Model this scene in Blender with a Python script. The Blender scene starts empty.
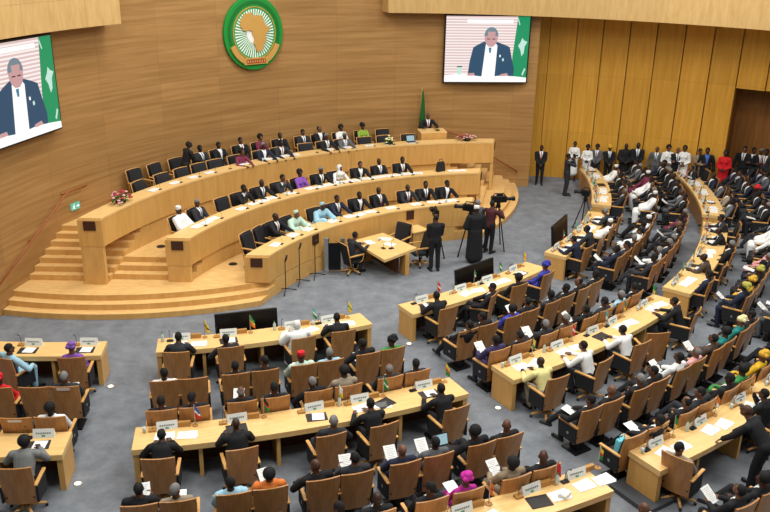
import bpy, bmesh, math, random
import numpy as np
from mathutils import Vector, Matrix, Euler

random.seed(11)
SC = bpy.context.scene
COL = SC.collection
PI = math.pi
sin, cos, rad = math.sin, math.cos, math.radians

# ------------------------------------------------------------------ camera
F_PX, PITCH, ROLL, CAM_H = 829.2, 0.3611, -0.0166, 9.124
cam_data = bpy.data.cameras.new('camera')
cam = bpy.data.objects.new('camera', cam_data)
COL.objects.link(cam)
cam_data.sensor_width = 36.0
cam_data.lens = 36.0 * F_PX / 770.0
cam_data.clip_end = 200
_fwd = Vector((0, cos(PITCH), -sin(PITCH)))
_r0 = Vector((1, 0, 0))
_d0 = _fwd.cross(_r0)
_R = _r0 * cos(ROLL) + _d0 * sin(ROLL)
_D = -_r0 * sin(ROLL) + _d0 * cos(ROLL)
_m = Matrix((_R, -_D, -_fwd)).transposed().to_4x4()
_m.translation = (0, 0, CAM_H)
cam.matrix_world = _m
SC.camera = cam


def project(x, y, z):
    v = Vector((x, y, z - CAM_H))
    zc = v.dot(_fwd)
    if zc < .1:
        return (-9999, -9999)
    return 385 + F_PX * v.dot(_R) / zc, 256 + F_PX * v.dot(_D) / zc


def in_frame(x, y, z, m=12):
    u, v = project(x, y, z)
    return -m < u < 770 + m and -m < v < 512 + m


# ------------------------------------------------------------------ materials
def lin(c):
    c = c / 255.0
    return c / 12.92 if c <= .04045 else ((c + .055) / 1.055) ** 2.4


def rgb(r, g, b):
    return (lin(r), lin(g), lin(b), 1)


_mats = {}


def plain(name, col, rough=.6, metallic=0.0, vary=.08, scale=14.0, spec=.4):
    """solid colour with a faint procedural mottling"""
    if name in _mats:
        return _mats[name]
    m = bpy.data.materials.new(name)
    m.use_nodes = True
    nt = m.node_tree
    b = nt.nodes['Principled BSDF']
    b.inputs['Roughness'].default_value = rough
    b.inputs['Metallic'].default_value = metallic
    b.inputs['Specular IOR Level'].default_value = spec
    tc = nt.nodes.new('ShaderNodeTexCoord')
    nz = nt.nodes.new('ShaderNodeTexNoise')
    nz.inputs['Scale'].default_value = scale
    nz.inputs['Detail'].default_value = 3
    rp = nt.nodes.new('ShaderNodeMix')
    rp.data_type = 'RGBA'
    c = col
    rp.inputs[6].default_value = tuple(max(0, x * (1 - vary)) for x in c[:3]) + (1,)
    rp.inputs[7].default_value = tuple(min(1, x * (1 + vary)) for x in c[:3]) + (1,)
    nt.links.new(tc.outputs['Object'], nz.inputs['Vector'])
    nt.links.new(nz.outputs['Fac'], rp.inputs[0])
    nt.links.new(rp.outputs[2], b.inputs['Base Color'])
    _mats[name] = m
    return m


def emis(name, col, strength=1.0):
    if name in _mats:
        return _mats[name]
    m = bpy.data.materials.new(name)
    m.use_nodes = True
    b = m.node_tree.nodes['Principled BSDF']
    b.inputs['Base Color'].default_value = (0.01, 0.01, 0.01, 1)
    b.inputs['Roughness'].default_value = .4
    b.inputs['Emission Color'].default_value = col
    b.inputs['Emission Strength'].default_value = strength
    _mats[name] = m
    return m


def wood(name, c1, c2, coord='UV', stretch=(1.2, 14, 14), rough=.45, panel=None, panel_var=.25, spec=.4):
    """long grain along the first axis; panel=(length, height) adds veneer sheets of slightly different tone"""
    m = bpy.data.materials.new(name)
    m.use_nodes = True
    nt = m.node_tree
    L = nt.links
    b = nt.nodes['Principled BSDF']
    b.inputs['Roughness'].default_value = rough
    b.inputs['Specular IOR Level'].default_value = spec
    tc = nt.nodes.new('ShaderNodeTexCoord')
    mp = nt.nodes.new('ShaderNodeMapping')
    mp.inputs['Scale'].default_value = stretch
    L.new(tc.outputs[coord], mp.inputs['Vector'])
    nz = nt.nodes.new('ShaderNodeTexNoise')
    nz.inputs['Scale'].default_value = 1.0
    nz.inputs['Detail'].default_value = 5
    nz.inputs['Roughness'].default_value = .6
    L.new(mp.outputs['Vector'], nz.inputs['Vector'])
    cr = nt.nodes.new('ShaderNodeValToRGB')
    cr.color_ramp.elements[0].position = .3
    cr.color_ramp.elements[0].color = c1
    cr.color_ramp.elements[1].position = .7
    cr.color_ramp.elements[1].color = c2
    L.new(nz.outputs['Fac'], cr.inputs['Fac'])
    out = cr.outputs['Color']
    if panel:
        br = nt.nodes.new('ShaderNodeTexBrick')
        br.offset = .0
        br.inputs['Scale'].default_value = 1.0
        br.inputs['Brick Width'].default_value = panel[0]
        br.inputs['Row Height'].default_value = panel[1]
        br.inputs['Mortar Size'].default_value = .006
        br.inputs['Mortar Smooth'].default_value = 0
        v0 = 1 - panel_var
        br.inputs['Color1'].default_value = (v0, v0, v0, 1)
        br.inputs['Color2'].default_value = (1, 1, 1, 1)
        br.inputs['Mortar'].default_value = (.74, .7, .66, 1)
        L.new(tc.outputs[coord], br.inputs['Vector'])
        mx = nt.nodes.new('ShaderNodeMix')
        mx.data_type = 'RGBA'
        mx.blend_type = 'MULTIPLY'
        mx.inputs[0].default_value = 1
        L.new(out, mx.inputs[6])
        L.new(br.outputs['Color'], mx.inputs[7])
        out = mx.outputs[2]
    L.new(out, b.inputs['Base Color'])
    _mats[name] = m
    return m


M = {}
M['wall'] = wood('brown_wall_veneer', rgb(152, 112, 62), rgb(182, 140, 87), 'UV', (.35, 9, 1), .55, (2.4, .61), .13, spec=.25)
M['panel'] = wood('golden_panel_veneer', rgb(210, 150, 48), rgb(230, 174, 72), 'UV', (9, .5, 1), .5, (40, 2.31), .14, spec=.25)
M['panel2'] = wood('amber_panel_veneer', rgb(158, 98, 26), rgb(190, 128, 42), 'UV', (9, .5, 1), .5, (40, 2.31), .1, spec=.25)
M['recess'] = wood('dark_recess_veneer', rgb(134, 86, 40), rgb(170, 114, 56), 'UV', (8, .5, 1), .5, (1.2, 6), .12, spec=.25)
M['soffit'] = wood('pale_soffit_veneer', rgb(196, 158, 98), rgb(214, 178, 118), 'UV', (6, 1.2, 1), .6, (2.6, 1.9), .1, spec=.25)
M['beech'] = wood('beech_top', rgb(222, 180, 112), rgb(236, 198, 134), 'UV', (2.0, 16, 1), .35)
M['front'] = wood('beech_front_panel', rgb(204, 154, 82), rgb(220, 172, 100), 'UV', (7, .8, 1), .4, (2.2, 9), .07)
M['riser'] = wood('pale_beech_riser', rgb(198, 152, 84), rgb(216, 172, 104), 'UV', (5, 1.5, 1), .45)
M['tread'] = wood('beech_tread', rgb(216, 172, 104), rgb(236, 196, 132), 'UV', (3, 10, 1), .4)
M['deskfront'] = wood('desk_front_brown', rgb(176, 122, 60), rgb(198, 144, 78), 'UV', (3, 8, 1), .4)
M['darkpanel'] = wood('dark_modesty_wood', rgb(70, 42, 20), rgb(96, 58, 28), 'UV', (6, 1, 1), .5)
M['chairback'] = wood('chair_back_veneer', rgb(160, 109, 60), rgb(188, 135, 82), 'Object', (14, 14, 1.4), .32, spec=.5)
M['chairwood'] = wood('chair_armrest_wood', rgb(196, 142, 76), rgb(218, 168, 100), 'Object', (4, 16, 16), .38)
M['black'] = plain('black_upholstery', rgb(30, 30, 33), .75, vary=.25, scale=40)
M['metal'] = plain('black_metal', rgb(26, 26, 28), .45, .3)
M['bezel'] = plain('black_plastic', rgb(16, 16, 18), .35)
M['screenoff'] = plain('dark_glass_screen', rgb(12, 13, 16), .3, spec=.25)
M['steel'] = plain('brushed_steel', rgb(170, 172, 174), .35, .8)
M['paper'] = plain('white_paper', rgb(236, 236, 232), .8, vary=.03)
M['card'] = plain('white_card', rgb(222, 226, 222), .7, vary=.03)
M['ink'] = plain('grey_ink', rgb(120, 130, 128), .8)
M['text'] = plain('pale_grey_text', rgb(176, 178, 178), .8)
M['greenink'] = plain('green_ink', rgb(86, 150, 116), .8)
M['folder'] = plain('black_folder', rgb(42, 38, 36), .6)
M['grille'] = plain('dark_brown_grille', rgb(64, 34, 18), .6)
M['handrail'] = plain('copper_wood_handrail', rgb(150, 84, 40), .4)
M['gold'] = plain('gold_relief', rgb(200, 154, 78), .5)
M['white'] = plain('white_paint', rgb(240, 242, 240), .6, vary=.02)
M['green'] = plain('emblem_green', rgb(22, 140, 52), .5, vary=.05)
M['green2'] = plain('emblem_light_green', rgb(40, 158, 84), .5, vary=.05)
M['greend'] = plain('emblem_dark_green', rgb(14, 112, 40), .5, vary=.05)
M['redink'] = plain('dark_red_lettering', rgb(160, 44, 34), .6)
M['leaf'] = plain('leaf_green', rgb(46, 92, 40), .7, vary=.3)
M['petal_red'] = plain('pink_red_petals', rgb(176, 60, 70), .7, vary=.5, scale=30)
M['petal_pink'] = plain('pale_pink_petals', rgb(222, 170, 170), .7, vary=.3, scale=30)
M['petal_white'] = plain('cream_petals', rgb(232, 226, 170), .7, vary=.2, scale=30)
M['glass'] = plain('pale_glass', rgb(186, 200, 200), .15, spec=.6)
M['woodblock'] = plain('wooden_block', rgb(176, 128, 66), .45)
M['lamp'] = emis('warm_floor_light', rgb(255, 240, 205), 2.5)
M['label'] = plain('white_sticker', rgb(214, 206, 198), .7, vary=.02)
M['teal'] = plain('teal_cover', rgb(130, 200, 200), .7)
M['pinkpaper'] = plain('pink_paper', rgb(238, 190, 200), .8, vary=.03)
M['bag'] = plain('light_blue_plastic', rgb(110, 200, 214), .5)

# carpet
m = bpy.data.materials.new('grey_carpet')
m.use_nodes = True
nt = m.node_tree
b = nt.nodes['Principled BSDF']
b.inputs['Roughness'].default_value = .95
b.inputs['Specular IOR Level'].default_value = .1
tc = nt.nodes.new('ShaderNodeTexCoord')
n1 = nt.nodes.new('ShaderNodeTexNoise')
n1.inputs['Scale'].default_value = 2.2
n1.inputs['Detail'].default_value = 6
n1.inputs['Roughness'].default_value = .7
cr = nt.nodes.new('ShaderNodeValToRGB')
cr.color_ramp.elements[0].position = .32
cr.color_ramp.elements[0].color = rgb(106, 110, 116)
cr.color_ramp.elements[1].position = .68
cr.color_ramp.elements[1].color = rgb(133, 137, 142)
nt.links.new(tc.outputs['Object'], n1.inputs['Vector'])
nt.links.new(n1.outputs['Fac'], cr.inputs['Fac'])
nt.links.new(cr.outputs['Color'], b.inputs['Base Color'])
M['carpet'] = m


# ------------------------------------------------------------------ mesh building
class MB:
    """collects shapes with material slots and UVs, then becomes one mesh"""

    def __init__(s):
        s.v, s.f, s.mi, s.uv = [], [], [], []

    def face(s, idx, mi=0, uv=None):
        s.f.append(tuple(idx))
        s.mi.append(mi)
        s.uv.append(uv or [(s.v[i][0], s.v[i][2] if abs(s.v[i][2]) > 1e-9 else s.v[i][1]) for i in idx])

    def box(s, c, size, mi=0, rot=None, taper=1.0):
        sx, sy, sz = (k / 2 for k in size)
        b0 = len(s.v)
        R = rot if rot is not None else Matrix.Identity(3)
        for dz in (-1, 1):
            k = taper if dz > 0 else 1
            for dx, dy in ((-1, -1), (1, -1), (1, 1), (-1, 1)):
                p = R @ Vector((dx * sx * k, dy * sy * k, dz * sz))
                s.v.append((c[0] + p.x, c[1] + p.y, c[2] + p.z))
        for q in ((0, 3, 2, 1), (4, 5, 6, 7), (0, 1, 5, 4), (1, 2, 6, 5), (2, 3, 7, 6), (3, 0, 4, 7)):
            s.face([b0 + i for i in q], mi)

    def arc(s, C, r0, r1, a0, a1, z0, z1, n=24, mi=(0, 0, 0, 0, 0)):
        """closed ring sector; a0/a1 in degrees or functions of radius; mi = inner, top, outer, bottom, ends"""
        A0 = a0 if callable(a0) else (lambda r: a0)
        A1 = a1 if callable(a1) else (lambda r: a1)
        b0 = len(s.v)
        L = []
        for i in range(n + 1):
            t = i / n
            for r, z in ((r0, z0), (r0, z1), (r1, z1), (r1, z0)):
                a = rad(A0(r) * (1 - t) + A1(r) * t)
                s.v.append((C[0] + r * cos(a), C[1] + r * sin(a), z))
            L.append(rad(A0(r1) * (1 - t) + A1(r1) * t) * r1)
        for i in range(n):
            p, q = b0 + 4 * i, b0 + 4 * i + 4
            u0, u1 = L[i], L[i + 1]
            s.face((p, q, q + 1, p + 1), mi[0], [(u0, z0), (u1, z0), (u1, z1), (u0, z1)])
            s.face((p + 1, q + 1, q + 2, p + 2), mi[1], [(u0, r0), (u1, r0), (u1, r1), (u0, r1)])
            s.face((p + 2, q + 2, q + 3, p + 3), mi[2], [(u0, z1), (u1, z1), (u1, z0), (u0, z0)])
            s.face((p + 3, q + 3, q, p), mi[3], [(u0, r1), (u1, r1), (u1, r0), (u0, r0)])
        e = b0 + 4 * n
        w = r1 - r0
        s.face((b0, b0 + 1, b0 + 2, b0 + 3), mi[4], [(0, z0), (0, z1), (w, z1), (w, z0)])
        s.face((e + 3, e + 2, e + 1, e), mi[4], [(w, z0), (w, z1), (0, z1), (0, z0)])

    def slab(s, poly, z0, z1, mi=(0, 0)):
        """polygon (list of xy, counter-clockwise) extruded; mi = top, sides"""
        n = len(poly)
        b0 = len(s.v)
        for x, y in poly:
            s.v.append((x, y, z0))
        for x, y in poly:
            s.v.append((x, y, z1))
        s.face([b0 + n + i for i in range(n)], mi[0], [(x, y) for x, y in poly])
        s.face([b0 + i for i in reversed(range(n))], mi[0], [(x, y) for x, y in reversed(poly)])
        acc = 0
        for i in range(n):
            j = (i + 1) % n
            d = math.dist(poly[i], poly[j])
            s.face((b0 + i, b0 + j, b0 + n + j, b0 + n + i), mi[1], [(acc, z0), (acc + d, z0), (acc + d, z1), (acc, z1)])
            acc += d

    def tube(s, pts, r, n=8, mi=0, r_end=None):
        P = [Vector(p) for p in pts]
        b0 = len(s.v)
        up = Vector((0, 0, 1))
        for i, p in enumerate(P):
            d = (P[min(i + 1, len(P) - 1)] - P[max(i - 1, 0)]).normalized()
            a = d.cross(up) if abs(d.dot(up)) < .98 else d.cross(Vector((1, 0, 0)))
            a.normalize()
            c = d.cross(a)
            rr = r if r_end is None else r + (r_end - r) * i / (len(P) - 1)
            for k in range(n):
                t = 2 * PI * k / n
                q = p + (a * cos(t) + c * sin(t)) * rr
                s.v.append(tuple(q))
        for i in range(len(P) - 1):
            for k in range(n):
                k2 = (k + 1) % n
                s.face((b0 + i * n + k, b0 + i * n + k2, b0 + (i + 1) * n + k2, b0 + (i + 1) * n + k), mi)
        s.face([b0 + k for k in reversed(range(n))], mi)
        s.face([b0 + (len(P) - 1) * n + k for k in range(n)], mi)

    def lathe(s, prof, c=(0, 0, 0), n=16, mi=0):
        """profile of (radius, height), closed at both ends"""
        b0 = len(s.v)
        for r, z in prof:
            for k in range(n):
                t = 2 * PI * k / n
                s.v.append((c[0] + r * cos(t), c[1] + r * sin(t), c[2] + z))
        for i in range(len(prof) - 1):
            for k in range(n):
                k2 = (k + 1) % n
                s.face((b0 + i * n + k, b0 + i * n + k2, b0 + (i + 1) * n + k2, b0 + (i + 1) * n + k), mi)
        s.face([b0 + k for k in reversed(range(n))], mi)
        s.face([b0 + (len(prof) - 1) * n + k for k in range(n)], mi)

    def ball(s, c, r, n=10, m=6, mi=0, rot=None):
        if not hasattr(r, '__len__'):
            r = (r, r, r)
        R = rot if rot is not None else Matrix.Identity(3)
        b0 = len(s.v)

        def put(x, y, z):
            p = R @ Vector((x * r[0], y * r[1], z * r[2]))
            s.v.append((c[0] + p.x, c[1] + p.y, c[2] + p.z))
        put(0, 0, -1)
        for j in range(1, m):
            ph = -PI / 2 + PI * j / m
            for k in range(n):
                t = 2 * PI * k / n
                put(cos(ph) * cos(t), cos(ph) * sin(t), sin(ph))
        put(0, 0, 1)
        for k in range(n):
            k2 = (k + 1) % n
            s.face((b0, b0 + 1 + k2, b0 + 1 + k), mi)
            for j in range(m - 2):
                p = b0 + 1 + j * n
                s.face((p + k, p + k2, p + n + k2, p + n + k), mi)
            p = b0 + 1 + (m - 2) * n
            s.face((p + k, p + k2, b0 + 1 + (m - 1) * n), mi)

    def mesh(s, name, mats, bevel=0, smooth=False, seg=2):
        me = bpy.data.meshes.new(name)
        me.from_pydata(s.v, [], s.f)
        me.polygons.foreach_set('material_index', s.mi)
        uvl = me.uv_layers.new(name='uv')
        flat = [c for f in s.uv for q in f for c in q]
        uvl.data.foreach_set('uv', flat)
        for m in (mats if isinstance(mats, (list, tuple)) else [mats]):
            me.materials.append(m)
        if bevel:
            bm = bmesh.new()
            bm.from_mesh(me)
            ed = [e for e in bm.edges if len(e.link_faces) == 2 and e.calc_face_angle(0) > .6]
            bmesh.ops.bevel(bm, geom=ed, offset=bevel, segments=seg, affect='EDGES', profile=.6, clamp_overlap=True)
            bm.to_mesh(me)
            bm.free()
        if smooth:
            me.polygons.foreach_set('use_smooth', [True] * len(me.polygons))
        me.update()
        return me


def put(name, mesh, parent=None, loc=(0, 0, 0), rz=0.0, rot=None):
    o = bpy.data.objects.new(name, mesh)
    COL.objects.link(o)
    o.location = loc
    o.rotation_euler = rot if rot is not None else (0, 0, rz)
    if parent:
        o.parent = parent
    return o


LABELS = {}


def tag(o, label, cat, group=None):
    if len(label.replace('-', ' ').replace(',', ' ').split()) > 16:
        print('LONG', label)
    o['label'] = label
    o['category'] = cat
    if group:
        o['group'] = group
    LABELS.setdefault(label, []).append(o.name)
    return o


def thing(name, label, cat, loc=(0, 0, 0), rz=0.0, group=None):
    o = bpy.data.objects.new(name, None)
    o.empty_display_size = .1
    COL.objects.link(o)
    o.location = loc
    o.rotation_euler = (0, 0, rz)
    return tag(o, label, cat, group)


def struct(name, mesh):
    o = put(name, mesh)
    o['kind'] = 'structure'
    return o


C = (4.9, 17.549)      # centre of the podium and the back wall
Q = (-7.95, 32.17)     # point the delegates' rows curve around


def pol(c, r, a):
    return c[0] + r * cos(rad(a)), c[1] + r * sin(rad(a))


def face_rot(p, c, off=0):
    """rotation about z that turns local +Y from p towards c"""
    return math.atan2(c[1] - p[1], c[0] - p[0]) - PI / 2 + rad(off)


ORD = ['first', 'second', 'third', 'fourth', 'fifth', 'sixth', 'seventh', 'eighth', 'ninth', 'tenth',
       'eleventh', 'twelfth', 'thirteenth', 'fourteenth', 'fifteenth', 'sixteenth']

# ------------------------------------------------------------------ room shell
mb = MB()
mb.slab([(-22, -4), (26, -4), (26, 40), (-22, 40)], -.2, 0)
struct('floor', mb.mesh('floor', M['carpet']))

mb = MB()
mb.arc(C, 14.83, 15.25, 86.8, 196, 0, 9.6, 90)
struct('wall_back', mb.mesh('wall_back', M['wall'], smooth=False))

SEAMS = [92.0, 88.4, 84.77, 81.12, 77.65, 74.1, 70.61, 67.02, 63.4, 59.83, 56.2, 52.6, 49.0, 45.4, 41.8]
mb = MB()
for i in range(len(SEAMS) - 1):
    a, c = SEAMS[i], SEAMS[i + 1]
    z0 = 0 if a > 60 else 4.16
    p0, p1 = pol(C, 16.57, a - .1), pol(C, 16.48, c)
    q0, q1 = pol(C, 16.90, a - .1), pol(C, 16.90, c)
    n0 = len(mb.v)
    for z in (z0, 9.6):
        for p in (p0, p1, q1, q0):
            mb.v.append((p[0], p[1], z))
    u = i * 40.0 + 3 * i
    vz = .37
    mb.face((n0, n0 + 1, n0 + 5, n0 + 4), 0, [(u, z0 + vz), (u + 1.04, z0 + vz), (u + 1.04, 9.6 + vz), (u, 9.6 + vz)])
    mb.face((n0 + 1, n0 + 2, n0 + 6, n0 + 5), 0, [(u, z0), (u + .4, z0), (u + .4, 9), (u, 9)])
    mb.face((n0 + 2, n0 + 3, n0 + 7, n0 + 6), 0)
    mb.face((n0 + 3, n0, n0 + 4, n0 + 7), 0)
    mb.face((n0 + 4, n0 + 5, n0 + 6, n0 + 7), 0)
    mb.face((n0 + 3, n0 + 2, n0 + 1, n0), 0)
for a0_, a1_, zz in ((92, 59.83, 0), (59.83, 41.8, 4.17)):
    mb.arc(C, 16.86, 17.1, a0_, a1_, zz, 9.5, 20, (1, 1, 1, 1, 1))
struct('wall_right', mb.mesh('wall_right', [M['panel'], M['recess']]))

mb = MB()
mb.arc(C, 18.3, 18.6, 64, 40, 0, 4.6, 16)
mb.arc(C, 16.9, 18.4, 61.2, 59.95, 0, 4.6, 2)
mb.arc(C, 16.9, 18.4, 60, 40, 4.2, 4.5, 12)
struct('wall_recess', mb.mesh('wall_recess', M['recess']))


def soffit(name, a0, a1, r1, z0, z1, zs=None):
    mb = MB()
    mb.arc(C, 14.2, r1, a0, a1, z0, z1, 40)
    if zs:
        for i, (x, y, z) in enumerate(mb.v):
            if z == z0:
                a = math.degrees(math.atan2(y - C[1], x - C[0]))
                t = (a - a0) / (a1 - a0)
                mb.v[i] = (x, y, zs[0] + (zs[1] - zs[0]) * t)
    return struct(name, mb.mesh(name, M['soffit']))


soffit('ceiling_soffit_left', 151.6, 196, 15.2, 6.86, 9.6)
soffit('ceiling_soffit_right', 110.3, 36, 17.2, 6.65, 9.6, (6.78, 6.44))

# ------------------------------------------------------------------ stage platforms and steps
AX = Vector((cos(rad(130)), sin(rad(130))))


def mir(p):
    d = Vector((p[0] - C[0], p[1] - C[1]))
    e = AX * (2 * d.dot(AX)) - d
    return (C[0] + e.x, C[1] + e.y)


OL = (-7.74, 29.1)
_or = mir(OL)
ORT = (_or[0] - .45, _or[1])
RF = 8.62


def lobe(Oc, R):
    pts = []
    for i in range(2400):
        t = rad(i * .15)
        p = (Oc[0] + R * cos(t), Oc[1] + R * sin(t))
        r = math.dist(p, C)
        a = math.degrees(math.atan2(p[1] - C[1], p[0] - C[0])) % 360
        if RF <= r <= 14.84 and 80 < a < 180:
            pts.append((p, a, r))
    return pts


mbs = MB()
for k in range(3):
    R = 9.37 + .27 * k
    left = [q for q in lobe(OL, R) if q[1] > 130]
    right = [q for q in lobe(ORT, R) if q[1] < 130]
    left.sort(key=lambda q: -q[2])
    right.sort(key=lambda q: q[2])
    la, ra = left[-1][1], right[0][1]
    poly = [q[0] for q in left[::4]] + [left[-1][0]]
    for i in range(1, 40):
        poly.append(pol(C, RF, la + (ra - la) * i / 40))
    poly += [right[0][0]] + [q[0] for q in right[4::4]] + [right[-1][0]]
    a_s, a_e = right[-1][1], left[0][1]
    for i in range(1, 40):
        poly.append(pol(C, 14.84, a_s + (a_e - a_s) * i / 40))
    mbs.slab(poly, .45 - .15 * (k + 1), .45 - .15 * k, (0, 1))
struct('floor_lower_platform', mbs.mesh('floor_lower_platform', [M['tread'], M['riser']]))


def a_left(d):
    return lambda r: 180 - math.degrees(math.asin(d / r))


def a_right(d):
    return lambda r: 80 + math.degrees(math.asin(d / r))


mb = MB()
for i in range(3):
    d = 3.3 + .27 * i
    mb.arc(C, 10.66, 12.74, a_right(d), a_left(d), .45 + .15 * i, .60 + .15 * i, 60, (1, 0, 1, 1, 1))
struct('floor_middle_platform', mb.mesh('floor_middle_platform', [M['tread'], M['riser']]))
mb = MB()
for i in range(7):
    d = 3.15 + .25 * i
    mb.arc(C, 12.72, 14.84, a_right(d), a_left(d), .45 + .15 * i, .60 + .15 * i, 60, (1, 0, 1, 1, 1))
struct('floor_upper_platform', mb.mesh('floor_upper_platform', [M['tread'], M['riser']]))

# ------------------------------------------------------------------ podium desks
TIER = {1: (8.66, .45, 3.2), 2: (10.64, .90, 3.2), 3: (12.69, 1.5, 2.95)}
TW = {1: 'lowest', 2: 'middle', 3: 'highest'}


def podium_desk(k):
    R, base, d = TIER[k]
    dr = d + (.33, .26, .2)[k - 1]
    top = base + .8
    t = thing('podium_desk', f'long curved beech desk of the {TW[k]} podium tier', 'desk', (C[0], C[1], 0))
    O = (0, 0)
    mb = MB()
    mb.arc(O, R - .05, R + .55, a_right(dr), a_left(d), top - .05, top, 80)
    put('desk_top', mb.mesh('desk_top', M['beech']), t)
    mb = MB()
    mb.arc(O, R - .04, R + .02, a_right(dr + .01), a_left(d + .01), base + .02, top - .05, 80)
    put('front_panel', mb.mesh('front_panel', M['front']), t)
    for side in (0, 1):
        f0, f1 = (a_left(d - .04), a_left(d + .06)) if side == 0 else (a_right(dr - .04), a_right(dr + .06))
        mb = MB()
        mb.arc(O, R - .05, R + .57, f0, f1, base + .02, top - .05, 1)
        e = put('end_panel', mb.mesh('end_panel', M['front']), t)
        if k > 1:
            mb = MB()
            mb.arc(O, R - .02, R + .55, f0, f1, .452, base + .01, 1)
            put('plinth', mb.mesh('plinth', M['riser']), t)
        p = Vector(pol(O, R + .26, f0(R + .26)))
        nrm = Vector((0, -1)) if side == 0 else Vector((AX * (2 * Vector((0, -1)).dot(AX)) - Vector((0, -1))))
        p += nrm * .012
        mb = MB()
        mb.box((0, 0, 0), (.32, .024, .25))
        g = put('vent_grille', mb.mesh('vent_grille', M['grille'], bevel=.004), e, (p.x, p.y, top - .2), math.atan2(nrm.y, nrm.x) + PI / 2)
    if k == 1:
        for a in (143.5, 118.6):
            p = pol(O, R - .05, a)
            mb = MB()
            mb.box((0, 0, 0), (.27, .03, .3))
            put('vent_grille', mb.mesh('vent_grille', M['grille'], bevel=.004), t, (p[0], p[1], top - .2), rad(a) - PI / 2)
    return t


for k in TIER:
    podium_desk(k)

for nm, px, z in (('beside the middle desk', (-6.41, 22.24), .9), ('beside the lowest desk', (-4.35, 22.11), .45)):
    mb = MB()
    mb.lathe([(.0, 0), (.13, 0), (.12, .012), (.0, .012)][1:3] + [(.06, .014)], n=14)
    o = put('floor_grommet', mb.mesh('floor_grommet', M['metal']), loc=(px[0], px[1], z))
    tag(o, f'small round dark floor cover on the podium step {nm}', 'floor cover')


# ------------------------------------------------------------------ wall fittings
def rail(label, pts, off):
    t = thing('handrail', label, 'handrail')
    P = []
    for x, y, z in pts:
        d = Vector((C[0] - x, C[1] - y)).normalized() * off
        P.append((x + d.x, y + d.y, z))
    mb = MB()
    mb.tube(P, .028, 8)
    put('rail_bar', mb.mesh('rail_bar', M['handrail'], smooth=True), t)
    for i in range(len(P)):
        x, y, z = P[i]
        d = Vector((x - C[0], y - C[1])).normalized()
        r = 14.83 - math.dist((x, y), C)
        mb = MB()
        mb.tube([(x, y, z - .01), (x + d.x * r * .6, y + d.y * r * .6, z - .08), (x + d.x * r, y + d.y * r, z - .08)], .014, 6)
        put('bracket', mb.mesh('bracket', M['handrail'], smooth=True), t)


rail('copper brown handrail on the wall beside the tall stage steps', [(-8.70, 23.05, 2.44), (-8.97, 22.29, 2.46), (-9.43, 20.81, 1.60), (-9.72, 19.2, .95)], .06)
rail('brown handrail sloping down the wall beyond the red flowers', [(2.10, 32.0, 2.39), (2.94, 32.14, 2.08), (4.10, 32.27, 1.31), (5.22, 32.3, .66)], .08)


def on_wall(name, label, cat, r, a, z):
    x, y = pol(C, r, a)
    return thing(name, label, cat, (x, y, z), face_rot((x, y), C) + PI)     # local -Y points into the hall


# exit sign: local x to the right, z up, face at -Y
t = on_wall('exit_sign', 'small lit green exit sign on the wall above the steps', 'sign', 14.79, 159.3, 1.9)
mb = MB()
mb.box((0, 0, 0), (.34, .05, .2))
put('sign_box', mb.mesh('sign_box', emis('exit_green', rgb(110, 190, 160), .9), bevel=.006), t)
mb = MB()
y = -.028
for poly in ([(.02, -.02), (.02, .02), (.09, .02), (.09, .05), (.15, 0), (.09, -.05), (.09, -.02)],
             [(-.13, .03), (-.07, .04), (-.03, .01), (-.06, -.01), (-.03, -.07), (-.06, -.07), (-.09, -.03), (-.14, -.06), (-.15, -.04), (-.1, 0)]):
    n0 = len(mb.v)
    for px, pz in poly:
        mb.v.append((px, y, pz))
    for px, pz in poly:
        mb.v.append((px, y + .004, pz))
    n = len(poly)
    mb.face(range(n0, n0 + n))
    for i in range(n):
        j = (i + 1) % n
        mb.face((n0 + i, n0 + n + i, n0 + n + j, n0 + j))
mb.ball((-.07, y, .065), (.02, .004, .02), 10, 6)
put('pictogram', mb.mesh('pictogram', emis('exit_white', rgb(240, 255, 246), 1.1)), t)


# emblem
def flat(mb, poly, y0, y1, mi=0):
    """polygon in local xz extruded from y0 (front) to y1 (back)"""
    n0, n = len(mb.v), len(poly)
    for px, pz in poly:
        mb.v.append((px, y0, pz))
    for px, pz in poly:
        mb.v.append((px, y1, pz))
    mb.face(range(n0, n0 + n), mi)
    for i in range(n):
        j = (i + 1) % n
        mb.face((n0 + i, n0 + n + i, n0 + n + j, n0 + j), mi)
    mb.face(range(n0 + 2 * n - 1, n0 + n - 1, -1), mi)


def circ(r, n=64, cx=0, cz=0):
    return [(cx + r * cos(2 * PI * i / n), cz + r * sin(2 * PI * i / n)) for i in range(n)]


def ring(mb, r0, r1, y0, y1, n=72, a0=0, a1=360, mi=0, cz=0):
    full = a1 - a0 >= 360
    n0 = len(mb.v)
    for i in range(n + (0 if full else 1)):
        a = rad(a0 + (a1 - a0) * i / n)
        for r, yy in ((r0, y0), (r1, y0), (r1, y1), (r0, y1)):
            mb.v.append((r * cos(a), yy, cz + r * sin(a)))
    m = n if full else n
    tot = n if full else n + 1
    for i in range(n):
        p, q = n0 + 4 * i, n0 + 4 * ((i + 1) % tot)
        for k in range(4):
            mb.face((p + k, p + (k + 1) % 4, q + (k + 1) % 4, q + k), mi)
    if not full:
        mb.face((n0, n0 + 3, n0 + 2, n0 + 1), mi)
        e = n0 + 4 * n
        mb.face((e, e + 1, e + 2, e + 3), mi)


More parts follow.
